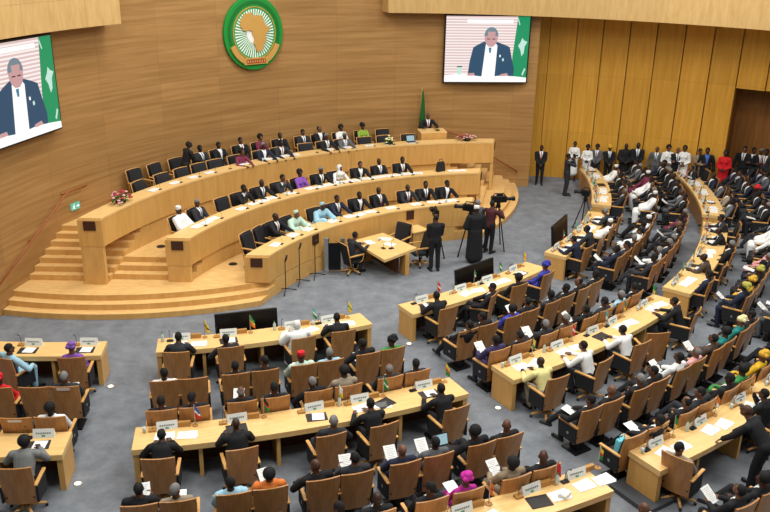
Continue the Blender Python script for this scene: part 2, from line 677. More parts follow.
t = on_wall('wall_emblem', 'large round green emblem with gold continent and ribbon on the wall', 'emblem', 14.80, 130, 6.2)
t.scale = (1, 1, 1.06)
mb = MB(); flat(mb, circ(1.15, 72), -.12, 0)
put('backing_disc', mb.mesh('backing_disc', M['green'], bevel=.03), t)
mb = MB(); ring(mb, .90, 1.0, -.135, -.1)
put('dark_green_ring', mb.mesh('dark_green_ring', M['greend']), t)
mb = MB(); ring(mb, .80, .825, -.16, -.1)
put('gold_ring', mb.mesh('gold_ring', M['gold']), t)
mb = MB(); flat(mb, circ(.80, 72), -.14, -.1)
put('inner_disc', mb.mesh('inner_disc', M['green2']), t)
mb = MB()
for i in range(48):
    a = 2 * PI * i / 48
    w = .031
    flat(mb, [(.12 * cos(a - .03), .12 * sin(a - .03)), (.75 * cos(a - w), .75 * sin(a - w)), (.75 * cos(a + w), .75 * sin(a + w)), (.12 * cos(a + .03), .12 * sin(a + .03))], -.148, -.141)
flat(mb, circ(.3, 40), -.147, -.141)
put('sun_rays', mb.mesh('sun_rays', M['white']), t)
AF = [(-6, 35.8), (-2, 35.1), (3, 36.9), (10, 37.3), (11, 34), (15, 32.3), (20, 31), (20, 32.6), (23, 32.6), (29, 31), (32.5, 31.2), (34, 27.5), (36, 23), (37.2, 20), (39, 15.5), (43, 11.5), (51, 11.9), (48, 4.5), (42, -1.5), (39, -5), (40.5, -10.5), (40.5, -15), (35, -20), (35.5, -24), (32.5, -26), (32.5, -28.5), (28, -33), (22, -34.2), (18.5, -34), (17, -29.5), (14.5, -22.5), (11.8, -16.5), (13.7, -11), (12.2, -6), (9, -1), (9.5, 4), (6, 4.3), (2, 6.2), (-4, 5.2), (-8, 4.4), (-13, 8.5), (-16.7, 12.5), (-17, 15), (-16, 19), (-17, 21.5), (-13, 27.8), (-9.8, 30), (-9.5, 32)]
mb = MB(); flat(mb, [((x - 15.5) * .017, (y + .5) * .017) for x, y in reversed(AF)], -.19, -.149)
put('gold_continent', mb.mesh('gold_continent', M['gold']), t)
mb = MB()
ring(mb, .85, 1.03, -.19, -.13, 24, 203, 244)
ring(mb, .85, 1.03, -.19, -.13, 24, 296, 337)
flat(mb, [(-.46, -.96), (.46, -.96), (.44, -.75), (-.44, -.75)], -.2, -.13)
rb = put('ribbon', mb.mesh('ribbon', M['gold']), t)
mb = MB()
for i in range(8):
    n0 = len(mb.v)
    cx = -.32 + i * .09
    r0, r1 = .043, .062
    for j in range(16):
        a = 2 * PI * j / 16
        for r, yy in ((r0, -.212), (r1, -.212), (r1, -.2), (r0, -.2)):
            mb.v.append((cx + r * cos(a), yy, -.855 + r * sin(a) * 1.15))
    for j in range(16):
        p, q = n0 + 4 * j, n0 + 4 * ((j + 1) % 16)
        for k in range(4):
            mb.face((p + k, p + (k + 1) % 4, q + (k + 1) % 4, q + k))
put('red_rings', mb.mesh('red_rings', M['redink']), rb)

# big wall screens
stripe = bpy.data.materials.new('screen_stripes')
stripe.use_nodes = True
nt = stripe.node_tree
b = nt.nodes['Principled BSDF']
b.inputs['Base Color'].default_value = (.01, .01, .01, 1)
tc = nt.nodes.new('ShaderNodeTexCoord')
sp = nt.nodes.new('ShaderNodeSeparateXYZ')
ma = nt.nodes.new('ShaderNodeMath'); ma.operation = 'MULTIPLY'; ma.inputs[1].default_value = 62
mc = nt.nodes.new('ShaderNodeMath'); mc.operation = 'SINE'
cr = nt.nodes.new('ShaderNodeValToRGB')
cr.color_ramp.elements[0].position = .35; cr.color_ramp.elements[0].color = rgb(222, 192, 186)
cr.color_ramp.elements[1].position = .7; cr.color_ramp.elements[1].color = rgb(250, 240, 240)
md = nt.nodes.new('ShaderNodeMath'); md.operation = 'MULTIPLY_ADD'; md.inputs[1].default_value = .5; md.inputs[2].default_value = .5
nt.links.new(tc.outputs['Object'], sp.inputs[0])
nt.links.new(sp.outputs['Z'], ma.inputs[0]); nt.links.new(ma.outputs[0], mc.inputs[0])
nt.links.new(mc.outputs[0], md.inputs[0]); nt.links.new(md.outputs[0], cr.inputs[0])
nt.links.new(cr.outputs[0], b.inputs['Emission Color'])
b.inputs['Emission Strength'].default_value = 1.0
SCR = [stripe, emis('screen_jacket', rgb(34, 74, 104), 1.0), emis('screen_white', rgb(252, 252, 250), 1.05), emis('screen_skin', rgb(206, 160, 160), .95),
       emis('screen_hair', rgb(120, 140, 150), .9), emis('screen_green', rgb(8, 150, 96), .95), emis('screen_pale', rgb(196, 232, 218), 1), emis('screen_dark', rgb(50, 40, 44), .8),
       emis('screen_blue', rgb(60, 130, 160), .9)]


def wall_screen(label, r, a, z, w, h):
    t = on_wall('wall_screen', label, 'screen', r, a, z)
    mb = MB()
    mb.box((0, .07, 0), (w + .1, .12, h + .1))
    put('bezel', mb.mesh('bezel', M['bezel'], bevel=.01), t)
    mb = MB()

    def P(lst, layer, mi):
        flat(mb, [((u - .5) * w, (.5 - v) * h) for u, v in reversed(lst)], .006 - .0025 * layer, .012, mi)
    P([(0, 0), (1, 0), (1, 1), (0, 1)], 0, 0)
    P([(.25, .05), (.8, .05), (.8, .1), (.25, .1)], 1, 2)
    P([(.855, 0), (1, 0), (1, .94), (.82, .94), (.815, .6), (.835, .3)], 1, 5)
    P([(.92, .32), (.945, .36), (.985, .38), (.955, .45), (.95, .55), (.925, .6), (.905, .5), (.875, .44), (.905, .38)], 2, 6)
    P([(.86, .03), (.885, .12), (.875, .13), (.85, .04)], 2, 6)
    P([(.97, .78), (.985, .8), (.955, .9), (.94, .88)], 2, 6)
    P([(.28, .92), (.3, .68), (.335, .47), (.40, .42), (.47, .375), (.60, .375), (.70, .42), (.775, .46), (.81, .64), (.845, .8), (.84, .92)], 3, 1)
    P([(.485, .42), (.6, .40), (.625, .44), (.61, .95), (.45, .95)], 4, 2)
    P([(.52, .47), (.555, .47), (.55, .55), (.53, .55)], 5, 8)
    P([(.655, .58), (.672, .58), (.672, .615), (.655, .615)], 5, 2)
    P([(.69, .64), (.71, .63), (.715, .67), (.695, .68)], 5, 6)
    cx, cy = .545, .315
    P([(cx + .08 * cos(i * PI / 12), cy + .145 * sin(i * PI / 12)) for i in range(24)], 5, 3)
    P([(cx + .084 * cos(PI + i * PI / 12), cy - .02 + .135 * sin(PI + i * PI / 12)) for i in range(13)], 6, 4)
    P([(cx - .045 + .0, cy - .085), (cx + .05, cy - .085), (cx + .045, cy - .01), (cx - .04, cy - .01)], 7, 3)
    P([(cx - .05, cy + .02), (cx - .012, cy + .02), (cx - .012, cy + .032), (cx - .05, cy + .032)], 8, 7)
    P([(cx + .012, cy + .02), (cx + .05, cy + .02), (cx + .05, cy + .032), (cx + .012, cy + .032)], 8, 7)
    P([(cx - .04, cy + .09), (cx + .04, cy + .09), (cx + .03, cy + .14), (cx - .03, cy + .14)], 7, 3)
    P([(0, .90), (.2, .87), (.34, .9), (.5, .92), (.7, .9), (.85, .91), (1, .93), (1, 1), (0, 1)], 8, 2)
    P([(.29, .865), (.36, .86), (.37, .9), (.28, .905)], 9, 3)
    P([(.68, .88), (.76, .86), (.78, .9), (.68, .91)], 9, 3)
    P([(.15, .76), (.21, .76), (.2, .89), (.16, .89)], 8, 6)
    P([(.15, .755), (.21, .755), (.21, .77), (.15, .77)], 9, 7)
    put('screen_picture', mb.mesh('screen_picture', SCR), t)


wall_screen('big wall screen beside the golden panels showing a suited speaker with flag', 14.52, 94.7, 5.42, 3.16, 2.42)
wall_screen('tilted looking big wall screen above the stage steps showing a suited speaker', 14.50, 167.75, 5.50, 3.58, 2.44)

# ------------------------------------------------------------------ people
TAGS = ['skin', 'top', 'shirt', 'legs', 'shoes', 'tie', 'eye']
TI = {k: i for i, k in enumerate(TAGS)}


class Body:
    def __init__(s):
        s.pr = []

    def cap(s, p0, r0, p1, r1, tag, side=None, k=1.0):
        """tapered capsule; side/k = direction along which the section is widened by k"""
        s.pr.append(('c', Vector(p0), r0, Vector(p1), r1, tag, Vector(side).normalized() if side is not None else None, k))

    def ell(s, c, r, tag, R=None):
        s.pr.append(('e', Vector(c), r, R if R is not None else Matrix.Identity(3), tag))

    def build(s, name, chest, eyes, voxel=.011, bare_chest=False):
        V, Fc = [], []
        for p in s.pr:
            b0 = len(V)
            n = 14
            if p[0] == 'c':
                _, p0, r0, p1, r1, tg, side, k = p
                ax = p1 - p0
                L = ax.length
                d = ax.normalized() if L > 1e-6 else Vector((0, 0, 1))
                u = side - d * side.dot(d) if side is not None else (d.cross(Vector((1, 0, 0))) if abs(d.x) < .8 else d.cross(Vector((0, 1, 0))))
                u.normalize()
                w = d.cross(u)
                prof = []
                for j in range(1, 5):
                    t = -PI / 2 + PI / 2 * j / 5
                    prof.append((-0 + r0 * sin(t), r0 * cos(t)))
                for j in range(0, 4):
                    q = j / 3
                    prof.append((L * q, r0 + (r1 - r0) * q))
                for j in range(1, 5):
                    t = PI / 2 * j / 5
                    prof.append((L + r1 * sin(t), r1 * cos(t)))
                for h, r in prof:
                    for i in range(n):
                        t = 2 * PI * i / n
                        V.append(p0 + d * h + u * (r * k * cos(t)) + w * (r * sin(t)))
                m = len(prof)
            else:
                _, c, r, R, tg = p
                m = 9
                for j in range(1, m + 1):
                    t = -PI / 2 + PI * j / (m + 1)
                    for i in range(n):
                        q = 2 * PI * i / n
                        V.append(c + R @ Vector((r[0] * cos(t) * cos(q), r[1] * cos(t) * sin(q), r[2] * sin(t))))
            for j in range(m - 1):
                for i in range(n):
                    i2 = (i + 1) % n
                    Fc.append((b0 + j * n + i, b0 + j * n + i2, b0 + (j + 1) * n + i2, b0 + (j + 1) * n + i))
            Fc.append(tuple(b0 + i for i in reversed(range(n))))
            Fc.append(tuple(b0 + (m - 1) * n + i for i in range(n)))
        me = bpy.data.meshes.new(name + '_raw')
        me.from_pydata([tuple(v) for v in V], [], Fc)
        o = bpy.data.objects.new('tmp', me)
        COL.objects.link(o)
        md = o.modifiers.new('r', 'REMESH')
        md.mode = 'VOXEL'
        md.voxel_size = voxel
        md.adaptivity = 0
        sm = o.modifiers.new('s', 'SMOOTH')
        sm.factor = .5
        sm.iterations = 2
        dg = bpy.context.evaluated_depsgraph_get()
        ev = o.evaluated_get(dg)
        out = bpy.data.meshes.new_from_object(ev)
        out.name = name
        bpy.data.objects.remove(o)
        bpy.data.meshes.remove(me)
        # region of every face = nearest primitive
        nf = len(out.polygons)
        cen = np.empty(nf * 3)
        out.polygons.foreach_get('center', cen)
        cen = cen.reshape(-1, 3)
        nor = np.empty(nf * 3)
        out.polygons.foreach_get('normal', nor)
        nor = nor.reshape(-1, 3)
        best = np.full(nf, 1e9)
        lab = np.zeros(nf, int)
        tors = np.zeros(nf, bool)
        for p in s.pr:
            if p[0] == 'c':
                _, p0, r0, p1, r1, tg, side, k = p
                a = np.array(p0)
                ax = np.array(p1) - a
                L2 = max(ax @ ax, 1e-9)
                t = np.clip(((cen - a) @ ax) / L2, 0, 1)
                off = cen - a - t[:, None] * ax
                if side is not None:
                    sd = np.array(side)
                    q = off @ sd
                    off = off + np.outer(q * (1 / k - 1), sd)
                dd = np.linalg.norm(off, axis=1) - (r0 + (r1 - r0) * t)
            else:
                _, c, r, R, tg = p
                q = (cen - np.array(c)) @ np.array(R)
                q = q / np.array(r)
                dd = (np.linalg.norm(q, axis=1) - 1) * min(r)
            up = dd < best
            best = np.where(up, dd, best)
            lab = np.where(up, TI[tg.split(':')[0]], lab)
            tors = np.where(up, ':t' in tg, tors)
        N, dn, fr, sd = (np.array(k) for k in chest)
        q = cen - N
        tt = q @ dn
        xx = np.abs(q @ sd)
        ff = nor @ fr
        v = tors & (tt > -.05) & (tt < .34) & (ff > .25)
        if not bare_chest:
            lab = np.where(v & (xx < .078 * (1 - np.clip(tt, 0, .34) / .36)), TI['shirt'], lab)
            lab = np.where(v & (xx < .02) & (tt > .005), TI['tie'], lab)
        for e in eyes:
            dd = np.linalg.norm(cen - np.array(e), axis=1)
            lab = np.where(dd < .013, TI['eye'], lab)
        out.materials.clear()
        for k in TAGS:
            out.materials.append(None)
        out.polygons.foreach_set('material_index', lab.astype(np.int32))
        out.polygons.foreach_set('use_smooth', np.ones(nf, bool))
        out.update()
        return out


def elbow(S, Wr, pole, a=.285, b=.265):
    S, Wr = Vector(S), Vector(Wr)
    d = Wr - S
    L = min(max(d.length, .1), a + b - .004)
    d.normalize()
    x = (a * a - b * b + L * L) / (2 * L)
    h = math.sqrt(max(a * a - x * x, 0))
    p = Vector(pole)
    p = p - d * p.dot(d)
    p.normalize()
    return S + d * x + p * h, S + d * L


def hand(B, Wp, d, n, side, thumb, curl=.35):
    """palm and five fingers: d = along the hand, n = palm side, side = thumb side"""
    d = Vector(d).normalized()
    n = Vector(n)
    n = (n - d * n.dot(d)).normalized()
    s = d.cross(n)
    if s.dot(Vector(side)) < 0:
        s = -s
    lens = (.072, .08, .074, .058)
    for i, Lf in enumerate(lens):
        o = (1.5 - i) * .0205
        k0 = Wp + d * .012 + s * o * .6
        k1 = Wp + d * (.088 - abs(i - 1) * .004) + s * o
        B.cap(k0, .0135, k1, .0115, 'skin')
        a = curl * (1 + .12 * i)
        q, dr, ln = k1, d, Lf
        for j, fr in enumerate((.45, .32, .26)):
            dr = (dr * cos(a) + n * sin(a)).normalized() if j == 0 else (dr * cos(a * .9) + (n * cos(a * j) - d * sin(a * j)) * sin(a * .9)).normalized()
            q2 = q + dr * Lf * fr * 1.05
            B.cap(q, .0098 - .0008 * j, q2, .009 - .0008 * j, 'skin')
            q = q2
    t0 = Wp + d * .025 + s * .026
    t1 = t0 + (d * .7 + s * .75 + n * .3).normalized() * .042
    t2 = t1 + (d * .95 + s * .2 + n * .35).normalized() * .034
    B.cap(t0, .0145, t1, .0115, 'skin')
    B.cap(t1, .0112, t2, .0095, 'skin')


HS = .93


def head(B, hc, yaw, pitch, roll=0):
    R = (Matrix.Rotation(rad(yaw), 3, 'Z') @ Matrix.Rotation(rad(-pitch), 3, 'X') @ Matrix.Rotation(rad(roll), 3, 'Y'))
    P = lambda x, y, z: Vector(hc) + R @ (Vector((x, y, z)) * HS)
    k = HS
    B.ell(P(0, -.012, .03), (.076 * k, .097 * k, .102 * k), 'skin', R)
    B.ell(P(0, .022, -.05), (.06 * k, .066 * k, .068 * k), 'skin', R)
    B.ell(P(0, .05, -.01), (.058 * k, .042 * k, .06 * k), 'skin', R)
    B.cap(P(0, .086, .022), .012 * k, P(0, .106, -.016), .018 * k, 'skin')
    B.cap(P(-.016, .09, -.02), .011 * k, P(.016, .09, -.02), .011 * k, 'skin')
    B.cap(P(-.04, .072, .036), .013 * k, P(.04, .072, .036), .013 * k, 'skin')
    B.cap(P(-.022, .082, -.054), .0095 * k, P(.022, .082, -.054), .0095 * k, 'skin')
    B.ell(P(0, .07, -.092), (.024 * k, .02 * k, .02 * k), 'skin', R)
    for s in (-1, 1):
        B.ell(P(.078 * s, -.008, .0), (.014 * k, .024 * k, .034 * k), 'skin', R)
    eyes = [P(.03 * s, .087, .018) for s in (-1, 1)]
    M4 = R.to_4x4()
    M4.translation = Vector(hc)
    return M4, eyes


BODY = {}


def person_mesh(name, lean=-12, tilt=0, yaw=0, pitch=5, L=None, Rr=None, legs='sit', robe=False, woman=False,
                pel=(0, -.10, .56), curl=.35, npalm=((0, 0, -1), (0, 0, -1)), hd=(None, None), dress=False, stand=False):
    B = Body()
    Pv = Vector(pel)
    sp = Vector((sin(rad(tilt)), sin(rad(lean)), cos(rad(lean)) * cos(rad(tilt)))).normalized()
    sd = Vector((1, 0, 0))
    sd = (sd - sp * sd.dot(sp)).normalized()
    fr = sp.cross(sd) * -1
    if fr.y < 0:
        fr = -fr
    wide = 1.04 if not robe else 1.2
    N = Pv + sp * .50
    # torso
    B.cap(Pv - sd * .075, .115 * wide, Pv + sd * .075, .115 * wide, 'legs' if not (robe or dress) else 'top')
    B.cap(Pv + sp * .06, .112 * wide, Pv + sp * .2, .11 * wide, 'top:t', sd, 1.46)
    B.cap(Pv + sp * .2, .11 * wide, Pv + sp * .38, .118 * wide, 'top:t', sd, 1.52 if not woman else 1.34)
    B.cap(Pv + sp * .38, .115 * wide, Pv + sp * .445, .085 * wide, 'top:t', sd, 1.45)
    sw = .2 if not woman else .165
    if woman:
        for s in (-1, 1):
            B.ell(Pv + sp * .33 + sd * .07 * s + fr * .09, (.06, .06, .06), 'top:t')
    hc = N + (sp * .6 + Vector((0, 0, .4))).normalized() * .142 + Vector((0, .02, 0))
    B.cap(N - sp * .06, .062, hc - Vector((0, .012, .05)), .056, 'skin')
    B.cap(N - sp * .07 - sd * .09, .062, N - sp * .07 + sd * .09, .062, 'top:t')
    B.cap(N - sp * .03 + fr * .0, .07, N - sp * .055, .085, 'top:t')
    # arms
    for i, (s, Wt) in enumerate(((-1, L), (1, Rr))):
        S = N - sp * .075 + sd * sw * s
        pole = (s * .8, -.6, -.6)
        if Wt is None:
            Wt = S + Vector((s * .1, .04, -.53))
        if len(Wt) > 3:
            pole = Wt[3]
            Wt = Wt[:3]
        E, Wp = elbow(S, Wt, pole)
        ra = (.071, .062, .059, .048) if not woman else (.057, .05, .046, .037)
        B.cap(N - sp * .065 + sd * .08 * s, .066, S, ra[0], 'top')
        if robe:
            B.cap(S, .085, E, .095, 'top')
            B.cap(E, .095, E.lerp(Wp, .85), .11, 'top')
        else:
            B.cap(S, ra[0], E, ra[1], 'top')
            B.cap(E, ra[2], E.lerp(Wp, .9), ra[3], 'top')
        B.cap(E.lerp(Wp, .8), .03, Wp, .025, 'skin')
        if not robe:
            B.cap(E.lerp(Wp, .9), .031, E.lerp(Wp, .95), .031, 'shirt')
        dv = (Wp - E).normalized() if hd[i] is None else Vector(hd[i])
        hand(B, Wp, dv, npalm[i], (-s, 0, .4), True, curl)
    # legs
    for s in (-1, 1):
        Hp = Pv + sd * .088 * s - Vector((0, 0, .02))
        if legs == 'sit':
            K, A, T = Vector((.12 * s, .36, .53)), Vector((.13 * s, .33, .09)), Vector((.15 * s, .53, .035))
        elif legs == 'tuck':
            K, A, T = Vector((.12 * s, .36, .53)), Vector((.12 * s, .22, .10)), Vector((.13 * s, .40, .035))
        elif legs == 'stretch':
            K, A, T = Vector((.12 * s, .36, .50)), Vector((.11 * s, .66, .11)), Vector((.14 * s, .82, .10))
        elif legs == 'cross':
            if s < 0:
                K, A, T = Vector((-.1, .36, .53)), Vector((-.08, .36, .09)), Vector((-.09, .57, .035))
            else:
                K, A, T = Vector((.03, .40, .64)), Vector((-.20, .60, .34)), Vector((-.24, .78, .26))
        elif legs == 'stand':
            K, A, T = Vector((.098 * s, Pv.y * .5 + .02, .50)), Vector((.105 * s, -.03, .09)), Vector((.135 * s, .17, .035))
        if robe and not stand:
            B.cap(Hp, .14, K, .12, 'top')
            B.cap(K, .12, A + Vector((0, 0, .08)), .12, 'top')
            B.cap(A, .045, A - Vector((0, 0, .03)), .04, 'skin')
        elif dress:
            B.cap(Hp, .10, K, .065, 'top')
            B.cap(K, .055, A, .036, 'skin')
        else:
            B.cap(Hp, .104, K, .075, 'legs')
            B.cap(K, .073, A + Vector((0, 0, .03)), .058, 'legs')
        B.cap(A - Vector((0, .04, .045)), .04, T, .036, 'shoes', (1, 0, 0), 1.08)
    if dress and stand:
        B.cap((0, Pv.y, .9), .135, (0, .02, .36), .165, 'top', (1, 0, 0), 1.25)
    if dress and not stand:
        B.cap((0, .05, .56), .11, (0, .36, .52), .10, 'top', (1, 0, 0), 1.9)
        B.cap((0, .36, .50), .09, (0, .36, .25), .085, 'top', (1, 0, 0), 2.0)
    if robe and stand:
        B.cap((0, Pv.y, .95), .16, (0, 0, .2), .2, 'top', (1, 0, 0), 1.3)
    if robe and not stand:
        B.cap((0, .0, .56), .12, (0, .34, .54), .11, 'top', (1, 0, 0), 1.8)
    if not stand or True:
        if not (robe or dress):      # jacket skirt
            B.cap(Pv + sp * .08, .118, Pv - sp * .03 - fr * .01, .122, 'top', sd, 1.42)
    M4, eyes = head(B, hc, yaw, pitch)
    me = B.build(name, (N, -sp, fr, sd), eyes, bare_chest=robe or dress)
    BODY[name] = (me, M4)


DK = .795          # wrist height on a desk 0.75 m high
person_mesh('lap', L=(-.15, .2, .64), Rr=(.15, .2, .64))
person_mesh('lap_left', yaw=38, L=(-.15, .2, .64), Rr=(.12, .24, .64), legs='tuck')
person_mesh('lap_right', yaw=-38, tilt=-3, L=(-.1, .24, .64), Rr=(.15, .2, .64))
person_mesh('read', lean=-4, pitch=-32, L=(-.14, .28, .76), Rr=(.14, .28, .76), npalm=((.6, 0, .6), (-.6, 0, .6)), curl=.5)
person_mesh('desk', lean=22, pitch=-14, L=(-.17, .46, DK), Rr=(.15, .47, DK), legs='tuck', curl=.18)
person_mesh('write', lean=30, pitch=-34, yaw=-8, L=(-.2, .42, DK), Rr=(.12, .48, DK), legs='tuck', curl=.45)
person_mesh('desk_low', lean=2, pitch=-6, L=(-.2, .40, DK), Rr=(.2, .40, DK), legs='sit', curl=.2)
person_mesh('side', lean=-6, tilt=-9, yaw=28, pitch=-4, L=(-.29, .2, .71, (-1, -.15, -.7)), Rr=(.1, .24, .65), legs='cross')
person_mesh('side_right', lean=-6, tilt=9, yaw=-25, pitch=-4, L=(-.1, .24, .65), Rr=(.29, .2, .71, (1, -.15, -.7)), legs='sit')
person_mesh('cross', lean=-14, yaw=18, pitch=2, L=(-.28, .2, .71, (-1, -.15, -.7)), Rr=(.1, .3, .72), legs='cross')
person_mesh('stretch', lean=-22, yaw=10, pitch=-4, L=(-.1, .22, .66), Rr=(.1, .2, .68), legs='stretch')
person_mesh('chin', lean=8, pitch=-4, yaw=12, L=(-.1, .32, DK), Rr=(.075, .215, 1.045, (.5, .6, -.9)), hd=(None, (-.25, -.15, 1)), npalm=((0, 0, -1), (-.4, -.8, 0)), curl=.6)
person_mesh('robe_lap', robe=True, L=(-.15, .22, .67), Rr=(.15, .22, .67))
person_mesh('robe_left', robe=True, yaw=35, tilt=-4, L=(-.15, .22, .67), Rr=(.12, .24, .68))
person_mesh('robe_desk', robe=True, lean=22, pitch=-22, L=(-.18, .44, DK), Rr=(.16, .45, DK))
person_mesh('woman_lap', woman=True, dress=True, lean=-8, L=(-.1, .24, .66), Rr=(.1, .24, .66))
person_mesh('woman_desk', woman=True, dress=True, lean=16, pitch=-8, yaw=10, L=(-.15, .44, DK), Rr=(.15, .44, DK))
ST = dict(pel=(0, 0, .95), stand=True, legs='stand')
person_mesh('stand', lean=-1, L=None, Rr=None, npalm=((1, 0, 0), (-1, 0, 0)), **ST)
person_mesh('stand_clasp', lean=-1, L=(-.06, .20, .93), Rr=(.05, .215, .94), npalm=((0, -1, 0), (0, -1, 0)), **ST)
person_mesh('stand_folded', lean=-1, yaw=15, L=(.1, .20, 1.16), Rr=(-.1, .23, 1.14), npalm=((0, -1, 0), (0, -1, 0)), hd=((1, .1, .1), (-1, .1, .1)), **ST)
person_mesh('stand_dress', woman=True, dress=True, lean=-1, L=(-.05, .19, 1.02), Rr=(.05, .2, 1.03), npalm=((0, -1, 0), (0, -1, 0)), **ST)
person_mesh('stand_robe', robe=True, lean=-1, L=(-.12, .2, 1.02), Rr=(.1, .22, 1.0), npalm=((0, -1, 0), (0, -1, 0)), **ST)
person_mesh('photograph', lean=-3, L=(-.07, .22, 1.50, (-.6, .2, -1)), Rr=(.08, .20, 1.50, (.6, .2, -1)), hd=((.25, .5, .8), (-.25, .3, .8)), npalm=((1, 0, 0), (-1, 0, 0)), curl=.6, **ST)
person_mesh('operate', lean=6, pitch=-4, L=(-.14, .46, 1.36), Rr=(.16, .40, 1.30), npalm=((1, 0, -.4), (-1, 0, -.4)), curl=.6, **ST)
person_mesh('speak', lean=5, pitch=-10, L=(-.24, .40, 1.22), Rr=(.24, .40, 1.22), curl=.2, **ST)
person_mesh('lean_over', lean=44, pitch=-10, L=(-.2, .55, DK + .02), Rr=(.2, .50, DK + .02), pel=(0, -.14, .93), stand=True, legs='stand', curl=.15)
person_mesh('bend', lean=17, pitch=-30, L=(-.1, .42, 1.0), Rr=(.12, .44, 1.02), pel=(0, -.04, .95), stand=True, legs='stand', curl=.4)


# ---- hair and headwear, in head coordinates (z up, y forward)
def cut_cap(mb_fn, plane_co, plane_no, mats, name):
    mb = MB()
    mb_fn(mb)
    me = mb.mesh(name, mats, smooth=True)
    bm = bmesh.new()
    bm.from_mesh(me)
    g = bm.verts[:] + bm.edges[:] + bm.faces[:]
    r = bmesh.ops.bisect_plane(bm, geom=g, plane_co=plane_co, plane_no=plane_no, clear_inner=True)
    ed = [e for e in r['geom_cut'] if isinstance(e, bmesh.types.BMEdge)]
    bmesh.ops.holes_fill(bm, edges=ed)
    for f in bm.faces:
        f.smooth = True
    bm.to_mesh(me)
    bm.free()
    return me


def hairmeshes():
    k = HS
    H = {}
    H['short'] = cut_cap(lambda m: m.ball((0, -.012 * k, .032 * k), (.081 * k, .102 * k, .107 * k), 20, 14), (0, .055 * k, .062 * k), (0, -.62, .5), None, 'hair')
    H['receding'] = cut_cap(lambda m: m.ball((0, -.014 * k, .028 * k), (.08 * k, .101 * k, .098 * k), 20, 14), (0, -.01 * k, .05 * k), (0, -.9, .15), None, 'hair')

    def afro(m):
        m.ball((0, -.025 * k, .05 * k), (.112 * k, .118 * k, .115 * k), 20, 14)
    H['big'] = cut_cap(afro, (0, .06 * k, .05 * k), (0, -.72, .3), None, 'hair')

    def bob(m):
        m.ball((0, -.02 * k, .02 * k), (.097 * k, .108 * k, .118 * k), 20, 14)
        m.ball((0, -.075 * k, -.05 * k), (.075 * k, .05 * k, .09 * k), 16, 10)
    H['long'] = cut_cap(bob, (0, .05 * k, .0), (0, -.8, .2), None, 'hair')

    def wrap(m):
        m.ball((0, -.02 * k, .062 * k), (.105 * k, .118 * k, .085 * k), 20, 12)
        m.ball((.02 * k, -.05 * k, .115 * k), (.088 * k, .085 * k, .06 * k), 16, 10)
        for s in (-1, 1):
            m.ball((.05 * s * k, -.1 * k, .05 * k), (.06 * k, .045 * k, .05 * k), 12, 8)
    mb = MB(); wrap(mb)
    H['wrap'] = mb.mesh('headwrap', None, smooth=True)
    mb = MB()
    mb.lathe([(.083 * k, .0), (.088 * k, .03 * k), (.086 * k, .085 * k), (.078 * k, .1 * k), (.03 * k, .104 * k)], (0, -.012 * k, .04 * k), 22)
    H['cap'] = mb.mesh('cap', None, smooth=True)

    def hood(m):
        m.ball((0, -.022 * k, .015 * k), (.1 * k, .11 * k, .128 * k), 22, 14)
    me = cut_cap(hood, (0, .062 * k, .0), (0, -1, .12), None, 'headscarf')
    mb = MB()
    mb.lathe([(.085 * k, .0), (.1 * k, -.04), (.13, -.1), (.17, -.16), (.10, -.17)], (0, -.02 * k, -.06 * k), 22)
    m2 = mb.mesh('cape', None, smooth=True)
    bm = bmesh.new(); bm.from_mesh(me); bm.from_mesh(m2)
    bm.to_mesh(me); bm.free()
    H['scarf'] = me
    return H


HAIR = hairmeshes()
HAIRNAME = {'short': 'hair', 'receding': 'hair', 'big': 'hair', 'long': 'hair', 'wrap': 'headwrap', 'cap': 'cap', 'scarf': 'headscarf'}
for k, me in HAIR.items():
    me.materials.clear()
    me.materials.append(None)

SKIN = [plain('skin_%d' % i, c, .5, vary=.05) for i, c in enumerate((rgb(62, 40, 30), rgb(78, 50, 36), rgb(96, 62, 44), rgb(52, 34, 26), rgb(112, 76, 56)))]
HC = {'black': plain('black_hair', rgb(16, 14, 14), .8, vary=.3, scale=60), 'grey': plain('grey_hair', rgb(122, 120, 118), .85, vary=.2, scale=60),
      'white': plain('white_cloth', rgb(226, 226, 222), .85, vary=.05), 'red': plain('red_cloth', rgb(206, 30, 36), .8),
      'magenta': plain('magenta_cloth', rgb(190, 40, 150), .8, vary=.25), 'violet': plain('violet_cloth', rgb(126, 86, 168), .8, vary=.2),
      'blue': plain('royal_blue_cloth', rgb(52, 54, 150), .8), 'mustard': plain('mustard_cloth', rgb(206, 160, 50), .85, vary=.25),
      'olive': plain('olive_cloth', rgb(170, 164, 72), .85, vary=.2), 'cream': plain('cream_cloth', rgb(226, 214, 160), .85), 'mint': plain('mint_cloth', rgb(186, 214, 196), .85),
      'sky': plain('sky_cloth', rgb(150, 196, 216), .85)}
